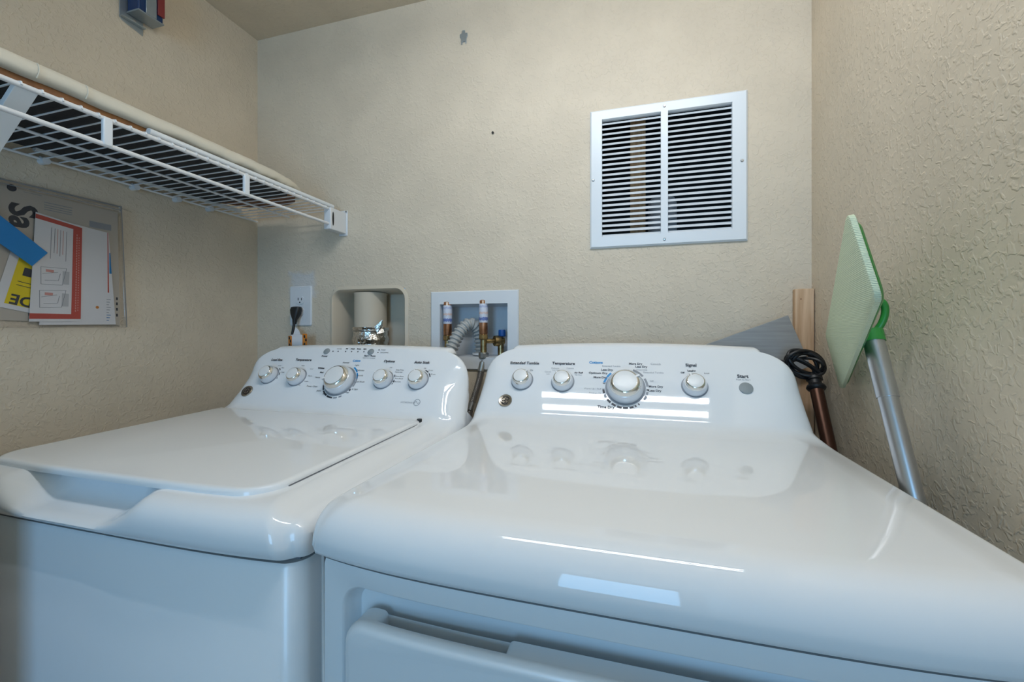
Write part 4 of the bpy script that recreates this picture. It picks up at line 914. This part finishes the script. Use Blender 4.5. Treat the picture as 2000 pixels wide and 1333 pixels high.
# bag and tape
root = thing('clear_plastic_bag', 'clear plastic document bag hanging on the left wall below the wire shelf', 'bag', (XL, 0.62, 1.11))
bm = BM(); N = 10
b0 = [(0.460, 1.1085), (0.7915, 1.1130), (0.7790, 1.4250), (0.460, 1.4220)]
prism(bm, b0, LW, 0.0007, 0.0125); link('bag_film', bm, M['clear'], root, smooth=False, bevel=0.002)
bm = BM(); tube(bm, [LW(0.7760, 1.4215, 0.0115), LW(0.460, 1.4185, 0.0115)], 0.0012, 6); tube(bm, [LW(0.7780, 1.4130, 0.0125), LW(0.460, 1.4100, 0.0125)], 0.0008, 6); tube(bm, [LW(0.7905, 1.1140, 0.0110), LW(0.7780, 1.4240, 0.0110)], 0.0008, 6)
lab(link('zip_strip', bm, M['ink_grey'], root), 'grey sealed edge')
bm = BM(); prism(bm, [(0.49, 1.402), (0.6335, 1.2785), (0.6075, 1.2450), (0.47, 1.356)], LW, 0.0130, 0.0136)
tag(link('blue_tape', bm, M['blue_tape'], smooth=False), 'strip of blue masking tape across the left of the clear bag', 'tape')

# ------------------------------------------------------------------ things in the right corner
bm = BM(); box(bm, 0.3630, 0.4020, 1.178, 1.1985, 0.0, 1.2045)
o = tag(link('pine_board', bm, M['pine'], bevel=0.0015), 'pale pine board standing upright in the back right corner', 'board')
bm = BM(); lathe(bm, (0.3745, 1.178, 1.1800), (0, -1, 0), [(0.0015, 0), (0.0015, 0.0002)], 10); lab(link('knot', bm, M['rust'], None), 'small dark knot'); k_ = bpy.data.objects['knot']; k_.parent = o
# grey laminate plank, leaning behind the dryer
c = Vector((0.3395, 1.150, 1.1405)); a_ = math.radians(21.5)
ex_ = Vector((-math.cos(a_), 0, -math.sin(a_))); ey_ = Vector((math.sin(a_), 0, -math.cos(a_)))
bm = BM()
cs = [c, c + ex_ * 0.62, c + ex_ * 0.62 + ey_ * 0.128, c + ey_ * 0.128]
ringloft(bm, [[p for p in cs], [p + Vector((0, 0.009, 0)) for p in cs]])
tag(link('laminate_plank', bm, M['grey_wood'], smooth=False, bevel=0.0008), 'grey laminate plank leaning at a slant behind the dryer', 'plank')
# bronze tube with black cord
root = thing('corded_tube', 'bronze metal tube with a coiled black cord in the gap right of the dryer', 'tube', (0.368, 1.0, 0.0))
A, B = Vector((0.368, 1.066, 0.978)), Vector((0.366, 0.49, 0.0)); dv = (A - B).normalized()
bm = BM(); tube(bm, [B + dv * 0.01, A], 0.0128, 24); link('pole', bm, M['bronze'], root)
bm = BM(); lathe(bm, A, dv, [(0.010, -0.004), (0.0165, 0), (0.0185, 0.004), (0.0165, 0.009), (0.0120, 0.012), (0.0125, 0.020), (0.0155, 0.022), (0.0155, 0.028), (0.010, 0.034)], 28); link('collar', bm, M['black'], root)
bm = BM(); cc = A + Vector((-0.017, 0.014, 0.052))
for k, (rx_, rz_, tilt, yaw, dz) in enumerate(((0.041, 0.026, 12, 10, 0.004), (0.039, 0.024, 20, -14, 0.001), (0.037, 0.027, 5, 22, -0.002), (0.040, 0.021, 28, 4, 0.006), (0.034, 0.018, -8, -20, -0.004), (0.030, 0.023, 36, 14, 0.0))):
    Rm = Matrix.Rotation(math.radians(tilt), 3, 'Y') @ Matrix.Rotation(math.radians(yaw), 3, 'Z')
    tube(bm, [cc + Vector((0, 0.004 * (k % 3) - 0.004, dz)) + Rm @ Vector((rx_ * 0.95 * math.cos(t), 0.005 * math.sin(2 * t + k), rz_ * math.sin(t))) for t in [2 * PI * q / 40 for q in range(41)]], 0.0037, 10)
tube(bm, spline([A + dv * 0.03, A + Vector((-0.004, 0.012, 0.045)), cc + Vector((-0.020, 0.004, 0.012)), cc + Vector((-0.036, 0.008, 0.006)), cc + Vector((-0.046, 0.012, 0.006))], 8), 0.0037, 10)
tube(bm, spline([cc + Vector((-0.030, -0.004, 0.020)), cc + Vector((0.0, -0.008, 0.004)), cc + Vector((0.026, -0.006, -0.016))], 8), 0.0037, 10)
lab(link('cord', bm, M['black'], root), 'black coiled cord')
# mop
root = thing('flat_mop', 'flat mop with pale green pad standing head up by the right wall', 'mop', (0.380, 0.47, 0.0))
sc_ = 0.90
mp = [Vector((x * sc_ / 1.0, y * sc_, 1.1 + (z - 1.1) * sc_)) for x, y, z in ((0.269, 0.682, 1.259), (0.277, 0.626, 1.142), (0.421, 1.093, 0.978), (0.413, 1.149, 1.094))]
nn = Vector((0.957, -0.233, 0.174)).normalized()        # towards the wall
e1 = (mp[0] - mp[3]).normalized(); e2 = (mp[3] - mp[2]).normalized(); e2 = (e2 - e1 * e2.dot(e1)).normalized()
mc = sum(mp, Vector()) / 4; hl = (mp[0] - mp[3]).length / 2; hwid = (mp[3] - mp[2]).length / 2
nn = e1.cross(e2).normalized(); nn = nn if nn.x > 0 else -nn
def MP(a, b, d): return mc + e1 * a + e2 * b + nn * d
bm = BM(); rr_ = [rrect(-hl + i_, hl - i_, -hwid + i_, hwid - i_, max(0.004, 0.012 - i_), 5) for i_ in (0.003, 0.0, 0.0, 0.002)]
ringloft(bm, [[MP(a, b, dd) for a, b in R_] for R_, dd in zip(rr_, (0.0, 0.0020, 0.0075, 0.0085))]); link('mop_pad', bm, M['pad'], root, ang=50)
bm = BM(); rr_ = [rrect(-hl + i_, hl - i_, -hwid + i_ * 0.5, hwid - i_ * 0.5, 0.014, 5) for i_ in (0.012, 0.010, 0.014)]
ringloft(bm, [[MP(a, b, dd) for a, b in R_] for R_, dd in zip(rr_, (0.0085, 0.0110, 0.0135))]); link('base_plate', bm, M['green'], root, ang=50)
J = Vector((0.3455, 0.786, 1.093)); F = Vector((0.380, 0.447, 0.02)); F = Vector((0.3800, 0.786 - 0.098 / 0.2075 * (1.093 - 0.0) * 0.62, 0.0))
bot = Vector((0.3535, 0.7035, 0.8850)); dv = (J - bot).normalized(); tlen = J.z / dv.z; F = J - dv * (tlen - 0.002); F.x = min(F.x, 0.388)
dv = (J - F).normalized()
bm = BM(); tube(bm, [F, J - dv * 0.092], 0.0122, 24); pol = link('pole', bm, M['alu'], root)
bm = BM(); tube(bm, [J - dv * 0.094, J], 0.0135, 24); lab(link('sleeve', bm, M['alu'], pol), 'wider pole section')
bm = BM(); tube(bm, [J - dv * 0.008, J + dv * 0.010], 0.0148, 20); jc = J + Vector((0.001, 0, 0.030))
q = mc + nn * 0.014
arch = [jc + Vector((0.0135 * math.cos(t) + 0.004 * math.sin(t), -0.005 * math.sin(t), 0.025 * math.sin(t))) for t in [math.radians(-75 + 330 * k / 32) for k in range(33)]]
tube(bm, arch, 0.0050, 12)
tube(bm, spline([jc + Vector((-0.010, 0, 0.012)), jc * 0.5 + q * 0.5 + Vector((0, 0, 0.006)), q], 8), 0.0065, 12)
link('swivel_joint', bm, M['green'], root)
